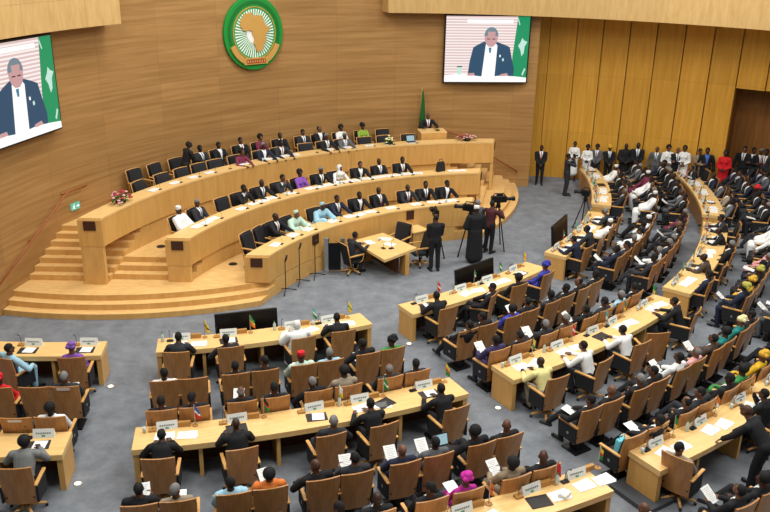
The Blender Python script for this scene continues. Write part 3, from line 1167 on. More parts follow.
CL = {k: plain(k + '_suiting' if k in ('black', 'navy', 'charcoal', 'grey', 'brown') else k + '_fabric', c, .85, vary=v) for k, c, v in (
    ('black', rgb(24, 24, 27), .2), ('charcoal', rgb(42, 43, 48), .2), ('navy', rgb(30, 36, 56), .2), ('grey', rgb(92, 94, 98), .15), ('brown', rgb(74, 60, 50), .15),
    ('white', rgb(232, 234, 232), .04), ('paleyellow', rgb(230, 220, 150), .06), ('mint', rgb(190, 216, 200), .08), ('sky', rgb(156, 198, 216), .08), ('teal', rgb(30, 130, 124), .3),
    ('green', rgb(60, 140, 72), .3), ('lime', rgb(140, 170, 60), .2), ('magenta', rgb(180, 40, 140), .3), ('violet', rgb(130, 80, 170), .25), ('maroon', rgb(120, 44, 72), .25),
    ('red', rgb(206, 24, 30), .08), ('yellow', rgb(220, 176, 40), .25), ('tan', rgb(140, 122, 98), .3), ('blue', rgb(58, 66, 170), .15), ('purple', rgb(58, 48, 88), .2),
    ('orange', rgb(220, 120, 50), .3), ('pink', rgb(220, 160, 160), .15), ('hoodie', rgb(122, 124, 122), .12), ('beige', rgb(150, 136, 116), .1), ('shirtblue', rgb(70, 110, 190), .1), ('darkred', rgb(74, 32, 36), .2))}
TIES = [plain('red_tie', rgb(150, 28, 36), .6), plain('blue_tie', rgb(40, 52, 110), .6), plain('dark_tie', rgb(28, 28, 34), .6), plain('wine_tie', rgb(96, 30, 50), .6)]
EYE = plain('dark_eye', rgb(14, 10, 10), .3)
SHOE = plain('black_shoe_leather', rgb(18, 18, 18), .4)
# outfit -> (top, shirt, trousers, words)
OUT = {
    'K': ('black', 'white', 'black', 'black suit'), 'C': ('charcoal', 'white', 'charcoal', 'charcoal suit'), 'N': ('navy', 'white', 'navy', 'navy suit'),
    'G': ('grey', 'white', 'charcoal', 'grey suit jacket'), 'B': ('brown', 'white', 'charcoal', 'brown jacket'), 'W': ('white', 'white', 'charcoal', 'white shirt'),
    'WR': ('white', 'white', 'white', 'white robe'), 'Y': ('paleyellow', 'paleyellow', 'beige', 'pale yellow shirt'), 'MR': ('mint', 'mint', 'mint', 'pale green robe'),
    'SR': ('sky', 'sky', 'sky', 'light blue robe'), 'T': ('teal', 'teal', 'teal', 'teal dress'), 'GR': ('green', 'green', 'green', 'green dress'), 'LI': ('lime', 'lime', 'lime', 'lime green top'),
    'M': ('magenta', 'magenta', 'magenta', 'magenta dress'), 'V': ('violet', 'violet', 'violet', 'violet dress'), 'MA': ('maroon', 'maroon', 'maroon', 'maroon dress'),
    'R': ('red', 'red', 'red', 'red dress'), 'YE': ('yellow', 'yellow', 'yellow', 'yellow patterned dress'), 'TA': ('tan', 'tan', 'tan', 'tan patterned top'),
    'BL': ('blue', 'blue', 'black', 'blue top'), 'P': ('purple', 'white', 'purple', 'dark purple suit'), 'OR': ('orange', 'orange', 'orange', 'orange dress'),
    'PK': ('pink', 'pink', 'charcoal', 'pink top'), 'H': ('hoodie', 'hoodie', 'black', 'grey sweater'), 'BE': ('beige', 'white', 'charcoal', 'beige jacket'),
    'DR': ('darkred', 'white', 'black', 'dark red jacket'),
    'WD': ('white', 'white', 'white', 'white dress'), 'KB': ('black', 'shirtblue', 'black', 'black jacket over blue shirt'), 'GW': ('grey', 'white', 'grey', 'grey suit')}
HW = {'short': 'short black hair', 'receding': 'receding hair', 'bald': 'shaved head', 'big': 'big black hair', 'long': 'long black hair', 'wrap': 'headwrap', 'cap': 'cap', 'scarf': 'headscarf', 'greyshort': 'grey hair'}
rnd = random.Random(5)
NP = [0]


def person(pose, fit, hair, loc, rz, where, scale=None, skin=None, notie=False, group=None):
    """one person: body mesh at top level, hair or headwear as child; hair = kind or kind:colour"""
    me, M4 = BODY[pose]
    kind, _, hcol = hair.partition(':')
    o = bpy.data.objects.new('person', me)
    COL.objects.link(o)
    o.location = loc
    o.rotation_euler = (0, 0, rz)
    s = scale or rnd.uniform(.97, 1.02)
    o.scale = (s, s, s)
    top, shirt, legs, words_ = OUT[fit]
    sk = SKIN[skin if skin is not None else rnd.randrange(5)]
    tie = CL[shirt] if (notie or shirt != 'white' or top == 'white' or rnd.random() < .15) else rnd.choice(TIES)
    for i, m in enumerate((sk, CL[top], CL[shirt], CL[legs], SHOE, tie, EYE)):
        o.material_slots[i].link = 'OBJECT'
        o.material_slots[i].material = m
    hw = HW[kind]
    if kind == 'greyshort':
        kind, hcol = 'short', 'grey'
    if kind != 'bald':
        h = bpy.data.objects.new(HAIRNAME[kind], HAIR[kind])
        COL.objects.link(h)
        h.parent = o
        h.matrix_local = M4
        h.material_slots[0].link = 'OBJECT'
        h.material_slots[0].material = HC[hcol or 'black']
        if hcol and kind in ('wrap', 'cap', 'scarf'):
            hw = {'sky': 'pale blue'}.get(hcol, hcol) + ' ' + hw
        elif hcol == 'grey':
            hw = 'grey ' + hw.replace('short black ', '').replace('big black ', '')
    lb = f'person in {words_}, {hw}, {where}'
    if len(lb.replace('-', ' ').split()) > 16:
        lb = f'person in {words_}, {where}'
    tag(o, lb, 'person', group)
    NP[0] += 1
    return o


# ------------------------------------------------------------------ chairs
def rotx(d):
    return Matrix.Rotation(rad(d), 3, 'X')


def chair_meshes():
    D = {}
    n = 9

    def back(y_off, th, w0, w1, z0, z1, curve):
        """gently curved, backward leaning panel, bottom (z0) to top (z1)"""
        mb = MB()
        rows = 7
        for side in (0, 1):
            for j in range(rows):
                t = j / (rows - 1)
                z = z0 + (z1 - z0) * t
                w = w0 + (w1 - w0) * t
                yc = -.195 - .155 * t + y_off
                for i in range(n):
                    u = i / (n - 1) * 2 - 1
                    mb.v.append((u * w / 2, yc + curve * u * u + (th if side else 0), z))
        m = rows * n
        for j in range(rows - 1):
            for i in range(n - 1):
                a = j * n + i
                mb.face((a, a + 1, a + n + 1, a + n))
                mb.face((m + a, m + a + n, m + a + n + 1, m + a + 1))
        for i in range(n - 1):
            mb.face((i, m + i, m + i + 1, i + 1))
            k = (rows - 1) * n + i
            mb.face((k, k + 1, m + k + 1, m + k))
        for j in range(rows - 1):
            a = j * n
            mb.face((a, a + n, m + a + n, m + a))
            a += n - 1
            mb.face((a, m + a, m + a + n, a + n))
        return mb
    D['back_shell'] = back(0, .032, .53, .565, .26, 1.06, .035).mesh('back_shell', M['chairback'], bevel=.006)
    D['back_shell_black'] = back(0, .032, .51, .545, .30, 1.05, .035).mesh('back_shell', M['black'], bevel=.006)
    D['back_pad_black'] = back(.034, .05, .475, .51, .45, 1.03, .035).mesh('back_cushion', M['black'], bevel=.018)
    D['back_cushion'] = back(.034, .055, .45, .485, .47, 1.02, .035).mesh('back_cushion', M['black'], bevel=.018)
    mb = MB(); mb.box((0, .03, .435), (.48, .47, .10), rot=rotx(3))
    D['seat_cushion'] = mb.mesh('seat_cushion', M['black'], bevel=.03)
    for s, nm in ((-1, 'l'), (1, 'r')):
        mb = MB()
        mb.box((s * .285, -.005, .665), (.062, .50, .035))
        D['arm' + nm] = mb.mesh('armrest', M['chairwood'], bevel=.012)
        mb = MB()
        mb.box((s * .285, -.005, .48), (.045, .44, .335), taper=.98)
        D['side' + nm] = mb.mesh('side_panel', M['black'], bevel=.012)
        mb = MB()
        mb.tube([(s * .285, .21, .655), (s * .285, .225, .60), (s * .275, .2, .45), (s * .22, .12, .39)], .018, 8)
        D['post' + nm] = mb.mesh('arm_post', M['chairwood'], smooth=True)
        mb = MB()
        mb.lathe([(.03, 0), (.03, .004)], (s * .31, -.02, .47), 12)
        for i, v in enumerate(mb.v):
            x, y, z = v
            mb.v[i] = (s * .308 + (z - .47) * s, y, .47 + (x - s * .31))
        D['knob' + nm] = mb.mesh('side_button', M['steel'])
    mb = MB(); mb.box((0, 0, .2), (.16, .22, .37)); mb2 = MB()
    D['pedestal'] = mb.mesh('pedestal', M['metal'], bevel=.01)
    mb = MB(); mb.box((0, .0, .015), (.42, .40, .03))
    D['foot_plate'] = mb.mesh('foot_plate', M['metal'], bevel=.006)
    mb = MB(); mb.lathe([(.03, .08), (.035, .1), (.028, .2), (.028, .38)], n=12)
    D['column'] = mb.mesh('gas_column', M['metal'], smooth=True)
    for k in range(5):
        a = 2 * PI * k / 5 + .3
        mb = MB()
        mb.tube([(0.02 * cos(a), .02 * sin(a), .115), (.16 * cos(a), .16 * sin(a), .105), (.31 * cos(a), .31 * sin(a), .075)], .032, 8, r_end=.022)
        D['star%d' % k] = mb.mesh('base_leg', M['chairwood'], smooth=True)
        mb = MB(); mb.ball((.31 * cos(a), .31 * sin(a), .03), (.028, .028, .03), 10, 6)
        D['caster%d' % k] = mb.mesh('caster', M['bezel'], smooth=True)
    mb = MB(); mb.box((0, -.352, 1.012), (.24, .004, .05), rot=rotx(10))
    D['sticker'] = mb.mesh('paper_label', M['label'])
    # podium chair: wooden frame around black upholstery
    mb = MB()
    for s in (-1, 1):
        mb.tube([(s * .27, -.19, .30), (s * .275, -.27, .70), (s * .28, -.345, 1.06)], .016, 8)
    mb.tube([(-.28, -.345, 1.05), (0, -.355, 1.062), (.28, -.345, 1.05)], .016, 8)
    D['back_frame'] = mb.mesh('back_frame', M['chairwood'], smooth=True)
    return D


CHM = chair_meshes()


def chair(kind, loc, rz, label, group, sticker=False):
    t = thing('swivel_chair' if kind != 'row' else 'fixed_seat', label, 'chair', loc, rz, group)
    if kind == 'podium':
        t.scale = (1, 1, .94)
    put('back_shell', CHM['back_shell_black' if kind == 'podium' else 'back_shell'], t)
    put('back_cushion', CHM['back_pad_black' if kind == 'podium' else 'back_cushion'], t)
    put('seat_cushion', CHM['seat_cushion'], t)
    if kind == 'podium':
        put('back_frame', CHM['back_frame'], t)
    for s in 'lr':
        put('armrest', CHM['arm' + s], t)
        if kind == 'row':
            p = put('side_panel', CHM['side' + s], t)
            put('side_button', CHM['knob' + s], p)
        elif kind == 'desk':
            put('side_panel', CHM['side' + s], t)
        else:
            put('arm_post', CHM['post' + s], t)
    if kind == 'row':
        p = put('pedestal', CHM['pedestal'], t)
        put('foot_plate', CHM['foot_plate'], p)
    else:
        p = put('gas_column', CHM['column'], t)
        for k in range(5):
            q = put('base_leg', CHM['star%d' % k], t)
            put('caster', CHM['caster%d' % k], q)
    if sticker:
        put('paper_label', CHM['sticker'], t)
    return t


# ------------------------------------------------------------------ small things on desks
def small_meshes():
    D = {}
    # nameplate: folded card, local front +Y towards the hall, seat at -Y side
    mb = MB()
    for v in ((-.15, -.045, 0), (.15, -.045, 0), (.15, 0, .13), (-.15, 0, .13), (-.15, .045, 0), (.15, .045, 0)):
        mb.v.append(v)
    mb.face((0, 1, 2, 3)); mb.face((3, 2, 5, 4)); mb.face((0, 3, 4)); mb.face((1, 5, 2)); mb.face((0, 4, 5, 1))
    D['card'] = mb.mesh('card', M['card'])
    for sgn in (1, -1):
        Rm = Matrix.Rotation(-sgn * math.atan2(.045, .13), 3, 'X')
        mb = MB()
        for i in range(7):
            mb.box((-.095 + i * .031, sgn * -.0235, .068), (.022, .003, .022), 0, Rm)
        D['print%d' % sgn] = mb.mesh('printed_lettering', M['ink'])
        mb = MB(); mb.box((0, sgn * -.036, .03), (.05, .003, .026), 0, Rm)
        D['emblem%d' % sgn] = mb.mesh('printed_emblem', M['greenink'])
    # table flag
    mb = MB(); mb.lathe([(.045, 0), (.045, .012), (.015, .02), (.01, .022)], n=14)
    D['fbase'] = mb.mesh('flag_base', M['woodblock'], smooth=False)
    mb = MB(); mb.tube([(0, 0, .02), (0, 0, .34)], .006, 6)
    D['fpole'] = mb.mesh('flag_pole', M['steel'])
    mb = MB()
    nu, nv = 9, 6
    for sd in (0, 1):
        for j in range(nv):
            for i in range(nu):
                u, v = i / (nu - 1), j / (nv - 1)
                x = .01 + .062 * u * (1 + .25 * v)
                z = .335 - .2 * v - .11 * u * (1 - .4 * v)
                y = .022 * sin(u * 7 + v * 1.5) * u + (.003 if sd else 0)
                mb.v.append((x, y, z))
    m = nu * nv
    for j in range(nv - 1):
        mi = 0 if j < 2 else (1 if j < 3 else 2)
        for i in range(nu - 1):
            a = j * nu + i
            mb.face((a, a + nu, a + nu + 1, a + 1), mi)
            mb.face((m + a, m + a + 1, m + a + nu + 1, m + a + nu), mi)
    for i in range(nu - 1):
        mb.face((i, i + 1, m + i + 1, m + i), 0)
        k = (nv - 1) * nu + i
        mb.face((k, m + k, m + k + 1, k + 1), 2)
    for j in range(nv - 1):
        a = j * nu
        mb.face((a, m + a, m + a + nu, a + nu), 0)
        a += nu - 1
        mb.face((a, a + nu, m + a + nu, m + a), 0)
    D['fcloth'] = mb.mesh('flag_cloth', [None, None, None], smooth=True)
    # microphone
    mb = MB(); mb.box((0, 0, .02), (.15, .11, .04), taper=.92)
    D['mbase'] = mb.mesh('console_block', M['woodblock'], bevel=.008)
    mb = MB(); mb.tube([(0, 0, .04), (0, .005, .15), (0, -.03, .25), (0, -.09, .30)], .005, 6)
    D['mneck'] = mb.mesh('gooseneck', M['metal'], smooth=True)
    mb = MB(); mb.tube([(0, -.085, .297), (0, -.125, .315)], .011, 8)
    D['mhead'] = mb.mesh('microphone_head', M['bezel'], smooth=True)
    mb = MB(); mb.box((0, 0, .012), (.15, .1, .024), taper=.9)
    D['mbase2'] = mb.mesh('console_block', M['metal'], bevel=.006)
    # wooden panel box behind the flag
    mb = MB(); mb.box((0, 0, .05), (.24, .07, .10))
    D['box'] = mb.mesh('wooden_box', M['woodblock'], bevel=.006)
    # papers: thin stack with turned top sheet
    mb = MB(); mb.box((0, 0, .004), (.3, .21, .008)); mb.box((.015, .01, .0095), (.29, .205, .003), rot=Matrix.Rotation(.12, 3, 'Z'))
    D['papers'] = mb.mesh('paper_stack', M['paper'])
    mb = MB()
    for i in range(6):
        mb.box((-.01, .07 - i * .026, .0115), (.2 - .04 * (i % 2), .006, .0012), rot=Matrix.Rotation(.12, 3, 'Z'))
    D['lines'] = mb.mesh('text_lines', M['text'])
    mb = MB(); mb.box((0, 0, .003), (.215, .3, .004))
    D['sheet'] = mb.mesh('paper_sheet', M['paper'])
    mb = MB()
    for i in range(8):
        mb.box((0, .11 - i * .03, .0056), (.16 - .03 * (i % 3), .007, .001))
    D['sheetlines'] = mb.mesh('text_lines', M['text'])
    mb = MB(); mb.box((0, 0, .006), (.33, .25, .012)); mb.box((0, .122, .012), (.33, .012, .016))
    D['folder'] = mb.mesh('folder_cover', M['folder'], bevel=.003)
    mb = MB(); mb.box((-.08, 0, .006), (.17, .25, .012)); mb.box((.09, 0, .006), (.17, .25, .012))
    D['ofolder'] = mb.mesh('folder_cover', M['folder'], bevel=.003)
    mb = MB(); mb.box((.03, 0, .0145), (.2, .22, .004), rot=Matrix.Rotation(-.1, 3, 'Z'))
    D['opaper'] = mb.mesh('paper_insert', M['paper'])
    mb = MB(); mb.lathe([(.026, 0), (.03, .05), (.033, .11), (.030, .11), (.026, .012)], n=14)
    D['glass'] = mb.mesh('water_glass', M['glass'], smooth=True)
    mb = MB(); mb.lathe([(.032, 0), (.034, .02), (.034, .15), (.014, .19), (.014, .205)], n=14)
    D['bottle'] = mb.mesh('bottle_body', M['glass'], smooth=True)
    mb = MB(); mb.lathe([(.016, .205), (.016, .225)], n=12)
    D['bcap'] = mb.mesh('bottle_cap', M['greend'])
    mb = MB(); mb.box((0, 0, .008), (.32, .23, .016)); 
    D['lbase'] = mb.mesh('laptop_base', M['bezel'], bevel=.004)
    mb = MB(); mb.box((0, .14, .12), (.32, .012, .22), rot=rotx(-18))
    D['llid'] = mb.mesh('laptop_lid', M['bezel'], bevel=.004)
    mb = MB(); mb.box((0, .131, .12), (.29, .004, .19), rot=rotx(-18))
    D['lscreen'] = mb.mesh('laptop_screen', emis('laptop_glow', rgb(170, 205, 215), .8))
    # headphone set
    mb = MB(); mb.tube([(.05 * cos(t), .05 * sin(t), .012) for t in [PI * i / 10 for i in range(11)]], .006, 6)
    mb.ball((.05, -.005, .02), (.015, .02, .02), 8, 5); mb.ball((-.05, -.005, .02), (.015, .02, .02), 8, 5)
    D['headset'] = mb.mesh('headset', M['bezel'], smooth=True)
    return D


SM = small_meshes()
FLAGC = {k: plain('flag_' + k, c, .7, vary=.03) for k, c in (('red', rgb(206, 44, 36)), ('green', rgb(30, 140, 70)), ('yellow', rgb(230, 196, 60)), ('white', rgb(232, 232, 228)), ('black', rgb(24, 24, 26)), ('blue', rgb(46, 84, 176)), ('orange', rgb(226, 120, 44)), ('teal', rgb(90, 180, 170)))}


def nameplate(p, rz, where, group='white country nameplates on the delegate desks'):
    t = thing('nameplate', f'white folded nameplate {where}', 'nameplate', p, rz, group)
    t.scale = (1.25, 1.25, 1.25)
    put('card', SM['card'], t); 
    for k in ('1', '-1'):
        put('printed_lettering', SM['print' + k], t)
        put('printed_emblem', SM['emblem' + k], t)


def table_flag(p, rz, cols, where, group='small flags on the delegate desks'):
    a, b_, c = cols
    names = []
    for k in cols:
        if k not in names:
            names.append(k)
    t = thing('table_flag', f'small {" and ".join(names[:3])} table flag {where}'.replace(' and ', ' ', len(names[:3]) - 2) if len(names) > 2 else f'small {" and ".join(names)} table flag {where}', 'flag', p, rz, group)
    put('flag_base', SM['fbase'], t)
    t.scale = (1.3, 1.3, 1.3)
    q = put('flag_pole', SM['fpole'], t)
    o = put('flag_cloth', SM['fcloth'], t)
    for i, k in enumerate(cols):
        o.material_slots[i].link = 'OBJECT'
        o.material_slots[i].material = FLAGC[k]


def microphone(p, rz, where, group='table microphones', dark=False, k=1.0):
    t = thing('table_microphone', f'gooseneck microphone {where}', 'microphone', p, rz, group)
    t.scale = (k, k, k)
    put('console_block', SM['mbase2' if dark else 'mbase'], t); put('gooseneck', SM['mneck'], t); put('microphone_head', SM['mhead'], t)


def papers(p, rz, where, group='white papers on the desks', word='stack of white papers'):
    t = thing('paper_stack', f'{word} {where}', 'papers', p, rz, group)
    t.scale = (1.15, 1.15, 1.15)
    put('sheets', SM['papers'], t); put('text_lines', SM['lines'], t)


def folder(p, rz, where, opened=True):
    t = thing('folder', f'{"open " if opened else "closed "}black folder {where}', 'folder', p, rz, 'black folders on the desks')
    t.scale = (1.15, 1.1, 1.1)
    put('folder_cover', SM['ofolder' if opened else 'folder'], t)
    if opened:
        put('paper_insert', SM['opaper'], t)


def sheet(p, rot, where):
    t = thing('paper_sheet', f'white sheet {where}', 'paper', p, 0, 'papers read by the delegates')
    t.rotation_euler = rot
    put('sheet', SM['sheet'], t); put('text_lines', SM['sheetlines'], t)


def glass(p, where):
    o = put('water_glass', SM['glass'], loc=p)
    tag(o, f'clear water glass {where}', 'glass', 'water glasses on the desks')


def bottle(p, where):
    t = thing('water_bottle', f'small clear water bottle {where}', 'bottle', p, 0, 'water bottles on the desks')
    put('bottle_body', SM['bottle'], t); put('bottle_cap', SM['bcap'], t)


def laptop(p, rz, where):
    t = thing('laptop', f'open black laptop {where}', 'laptop', p, rz)
    b_ = put('laptop_base', SM['lbase'], t); l_ = put('laptop_lid', SM['llid'], t); put('laptop_screen', SM['lscreen'], l_)

# ------------------------------------------------------------------ delegates' desks
SECN = {'L': 'left section', 'M': 'middle section', 'C': 'centre right section', 'F': 'right section', 'H': 'back right section'}
DR = {1: (15.74, 16.42), 2: (19.4, 20.14), 3: (23.13, 23.86)}
DN = {1: 'front', 2: 'second', 3: 'third'}
DESKS = [  # section, tier, first angle, last angle, seat angles, plates shift
    ('L', 1, -93.8, -83.4, [-92.8, -89.2, -84.9]), ('L', 2, -92, -83.1, [-88.0, -84.6]),
    ('M', 1, -79.4, -62.1, [-77.7, -74.0, -68.7, -65.5]), ('M', 2, -79.8, -61.3, [-78.3, -74.6, -70.3, -67.6, -63.5]), ('M', 3, -78, -60.4, [-70.5, -66.8, -63.6, -61.3]),
    ('C', 1, -58.2, -40.7, [-56.2, -51.6, -48.0, -44.0]), ('C', 2, -58.1, -39.9, [-56.7, -53.0, -49.3, -47.0, -42.6]), ('C', 3, -57.8, -40, [-56.6, -53.4, -50.0, -46.5]),
    ('F', 1, -36.8, -19.9, [-35.2, -31.4, -27.6, -23.9]), ('F', 2, -38.0, -18.9, [-36.4, -32.6, -28.8, -25.0, -21.2]),
    ('H', 1, -16.6, 1.4, [-14.9, -11.2, -7.5, -3.6, 0.0]), ('H', 2, -16.5, 1.0, [-15.2, -12.0, -8.8, -5.4, -2.2])]

for sec, tr, a0, a1, seats in DESKS:
    r0, r1 = DR[tr]
    t = thing('delegate_desk', f'long curved beech {DN[tr]} desk of the {SECN[sec]}', 'desk', (Q[0], Q[1], 0), 0, 'curved delegate desks')
    O = (0, 0)
    n = 30
    mb = MB(); mb.arc(O, r0, r1, a0, a1, .635, .75, n)
    put('desk_top', mb.mesh('desk_top', M['beech'], bevel=.004, seg=1), t)
    mb = MB(); mb.arc(O, r0 + .05, r0 + .09, a0 + .05, a1 - .05, .0, .635, n)
    put('front_panel', mb.mesh('front_panel', M['deskfront']), t)
    mb = MB(); mb.arc(O, r0 + .095, r0 + .11, a0 + .3, a1 - .3, .02, .63, n)
    put('modesty_panel', mb.mesh('modesty_panel', M['darkpanel']), t)
    w = math.degrees(.1 / r1)
    for a in (a0 + .04, a1 - w - .04):
        mb = MB(); mb.arc(O, r0 + .04, r1 - .03, a, a + w, 0, .635, 1)
        put('end_panel', mb.mesh('end_panel', M['front']), t)
    for i in range(len(seats) - 1):
        a = (seats[i] + seats[i + 1]) / 2
        mb = MB(); mb.arc(O, r0 + .115, r1 - .07, a - w * .35, a + w * .35, 0, .635, 1)
        put('support_leg', mb.mesh('support_leg', M['front']), t)

# ------------------------------------------------------------------ seats and the people on them
# row: radius of the back's top edge
RB = {1: 17.1, 2: 18.3, 3: 19.4, 4: 20.95, 5: 22.15, 6: 23.2, 7: 24.25, 8: 25.45, 9: 26.6}
RBF = {1: 16.95, 2: 17.95, 3: 18.93, 4: 20.5, 5: 21.55, 6: 22.55, 7: 24.2}
PAIR_M1 = [-78.4, -76.65, -74.05, -72.2, -69.7, -67.9, -65.25, -63.45]
PAIR_M2 = [-78.9, -77.4, -75.2, -73.7, -71.5, -70.0, -67.8, -66.2, -64.0, -62.5]
PAIR_C1 = [-57.35, -55.5, -53.0, -51.15, -48.7, -46.8, -44.5, -42.5]
PAIR_C2 = [-57.5, -56.0, -53.8, -52.3, -50.2, -48.7, -46.5, -45.1, -43.0, -41.6]
PAIR_F1 = [-35.6, -33.8, -31.1, -29.3, -26.9, -25.1, -22.5, -20.7]
PAIR_F2 = [-37.4, -35.9, -33.6, -32.1, -29.8, -28.3, -26.0, -24.5, -22.2, -20.7]
PAIR_H1 = [-15.6, -13.8, -11.2, -9.4, -6.8, -5.0, -2.4, -.6]
PAIR_H2 = [-15.8, -14.3, -12.0, -10.5, -8.2, -6.7, -4.4, -2.9, -.6]
E_ = None
ROWS = [
    ('L', 1, [-92.8, -89.2, -84.9], [E_, 'SR|side_right|short|r-25', 'V|woman_lap|wrap:violet|']),
    ('L', 2, [-90.1, -88.25, -86.1, -84.3], [E_, 'R|woman_lap|wrap:red|', E_, 'C|lap|greyshort|p']),
    ('L', 3, [-89.6, -87.8, -85.95, -84.2], [E_, E_, '#', 'W|lap|big|']),
    ('L', 4, [-88.0, -84.6], [E_, 'H|write|big|m-1.05']),
    ('L', 5, [-87.6, -86.1, -84.5], ['K|lap|short|', 'K|lap|short|', 'C|lap_left|short|']),
    ('M', 1, [-77.7, -74.0, -68.7, -65.5], ['C|desk|short|', 'C|side|short|', 'WR|robe_desk|scarf:white|', 'K|desk|short|']),
    ('M', 2, PAIR_M1, ['W|lap_left|short|', E_, 'K|lap|short|', 'K|lap_left|short|', 'MR|robe_left|cap:red|p', 'SR|lap|greyshort|', 'K|side|short|p', 'GR|lap_left|wrap:black|']),
    ('M', 3, PAIR_M1, ['K|lap|short|', 'K|lap_right|short|', 'K|read|receding:grey|', 'K|lap|short|', 'K|side|greyshort|', 'BE|chin|big|', 'C|lap|receding:grey|', 'C|lap|short|']),
    ('M', 4, [-78.3, -74.6, -70.3, -67.6, -63.5], ['K|write|short|', 'K|desk|bald|', 'C|side_right|greyshort|', 'K|desk|short|', 'K|desk|short|']),
    ('M', 5, PAIR_M2, ['K|read|short|', 'BE|lap_right|greyshort|p', 'SR|robe_left|short|', 'OR|read|big|', 'K|side|bald|', 'C|read|short|', 'N|read|bald|', 'G|read|short|', 'K|side|big|', 'K|lap_right|bald|']),
    ('M', 6, PAIR_M2, ['K|lap|short|', 'K|lap|short|', 'C|lap|short|', 'N|lap|receding|', 'C|lap_left|short|', 'K|lap|bald|', 'K|lap_left|short|', 'M|woman_lap|wrap:magenta|p', 'TA|read|big|', 'K|lap_right|bald|']),
    ('M', 7, [-70.5, -66.8, -63.6, -61.3], ['K|lap|short|', 'K|lap|short|', 'K|lap|short|', 'PK|lap|bald|']),
    ('C', 1, [-56.2, -51.6, -48.0, -44.0], ['K|desk|short|', 'K|cross|short|r28', 'K|lap|big|', 'BL|woman_lap|wrap:blue|']),
    ('C', 2, PAIR_C1, ['K|stretch|short|', 'K|side|short|', 'BL|lap|big|', 'K|read|short|', 'C|lap|short|', 'K|lap_left|short|', 'K|side|receding|', 'K|lap|short|']),
    ('C', 3, PAIR_C1, ['P|read|short|', 'K|lap|short|', 'C|read|greyshort|', 'B|lap_left|greyshort|', 'K|read|short|', 'C|lap|short|', 'SR|lap|greyshort|', 'K|lap_right|short|']),
    ('C', 4, [-56.7, -53.0, -49.3, -47.0, -42.6], ['Y|desk|bald|', 'W|desk|short|r8', 'W|desk|short|', 'E|r-34', 'K|desk|short|r10']),
    ('C', 5, PAIR_C2, ['K|cross|short|p', 'K|lap|bald|', 'K|lap|greyshort|', 'K|side|short|', 'W|read|short|', 'PK|lap|receding:grey|', 'B|read|short|', 'T|woman_lap|big|', 'T|woman_lap|wrap:cream|', 'K|lap|short|']),
    ('C', 6, PAIR_C2, ['B_', 'C|stretch|short|p', 'K|lap|receding|', 'C|side|short|', 'K|lap|short|', 'GR|woman_lap|big|', 'YE|woman_lap|wrap:mustard|', 'K|lap|short|', 'K|cross|short|', 'K|lap|short|']),
    ('C', 7, [-56.6, -50.2, -46.5], ['BE|lap_right|short|r-76', '?', '?']),
    ('C', 8, PAIR_C2, ['K|read|short|', 'K|side|big|', 'C|lap|short|', '?', '?', '?', '?', '?', '?', '?']),
    ('F', 1, [-35.2, -31.4, -27.6, -23.9], '?'), ('F', 2, PAIR_F1, '?'), ('F', 3, PAIR_F1, '?'),
    ('F', 4, [-36.4, -32.6, -28.8, -25.0, -21.2], '?'), ('F', 5, PAIR_F2, '?'), ('F', 6, PAIR_F2, '?'),
    ('H', 1, [-14.9, -11.2, -7.5, -3.6], '?'), ('H', 2, PAIR_H1, '?'), ('H', 3, PAIR_H1, '?'),
    ('H', 4, [-15.2, -12.0, -8.8, -5.4, -2.2], '?'), ('H', 5, PAIR_H2, '?'), ('H', 6, PAIR_H2, '?')]
SPECIAL = [  # where a head shows in the crowd of the two right-hand sections, and who it is
    (611, 165, 'WR|robe_lap|cap:white|'), (632, 165, 'GW|lap|greyshort|'), (643, 174, 'MA|lap|cap:white|'), (638, 183, 'WR|robe_left|short|p'), (614, 181, 'K|cross|short|'),
    (649, 218, 'W|lap_left|cap:white|'), (636, 229, 'WR|robe_lap|short|p'), (663, 232, 'GW|lap|greyshort|'), (611, 216, 'C|desk|greyshort|'), (628, 252, 'C|cross|short|'),
    (724, 185, 'BE|lap|receding|'), (721, 195, 'G|side|short|'), (740, 198, 'K|woman_lap|wrap:red|'), (761, 234, 'W|lap_left|receding|'), (727, 231, 'K|desk|receding|'),
    (732, 247, 'K|lap|greyshort|'), (728, 260, 'B|desk|bald|'), (757, 246, 'PK|woman_lap|big|'), (757, 269, 'K|woman_lap|wrap:olive|'), (745, 289, 'N|read|wrap:olive|'),
    (763, 280, 'YE|woman_lap|wrap:mustard|'), (728, 307, 'T|woman_lap|wrap:cream|'), (768, 327, 'K|read|receding|'), (675, 180, 'K|side|short|'), (672, 205, 'MA|lap|greyshort|'),
    (592, 240, 'N|desk|short|'), (665, 255, 'W|read|greyshort|'), (700, 205, 'K|lap_left|short|')]
FITS = ['K'] * 11 + ['C'] * 6 + ['N'] * 4 + ['GW'] * 2 + ['G'] * 2 + ['B'] + ['W'] + ['WR'] + ['TA']
rnd2 = random.Random(21)


def rand_spec(row):
    fit = rnd2.choice(FITS)
    hair = rnd2.choice(['short'] * 6 + ['receding', 'bald', 'bald', 'greyshort', 'greyshort', 'receding:grey', 'big'])
    if fit == 'WR':
        return f'WR|{rnd2.choice(["robe_lap", "robe_left"])}|{rnd2.choice(["cap:white", "short"])}|'
    if row in (1, 4, 7):
        pose = rnd2.choice(['desk', 'desk', 'write', 'side', 'chin', 'lap', 'desk_low'])
    else:
        pose = rnd2.choice(['lap', 'lap', 'read', 'read', 'cross', 'side', 'side_right', 'lap_left', 'lap_right', 'stretch'])
    return f'{fit}|{pose}|{hair}|{"p" if rnd2.random() < .3 and pose.startswith("lap") else ""}'


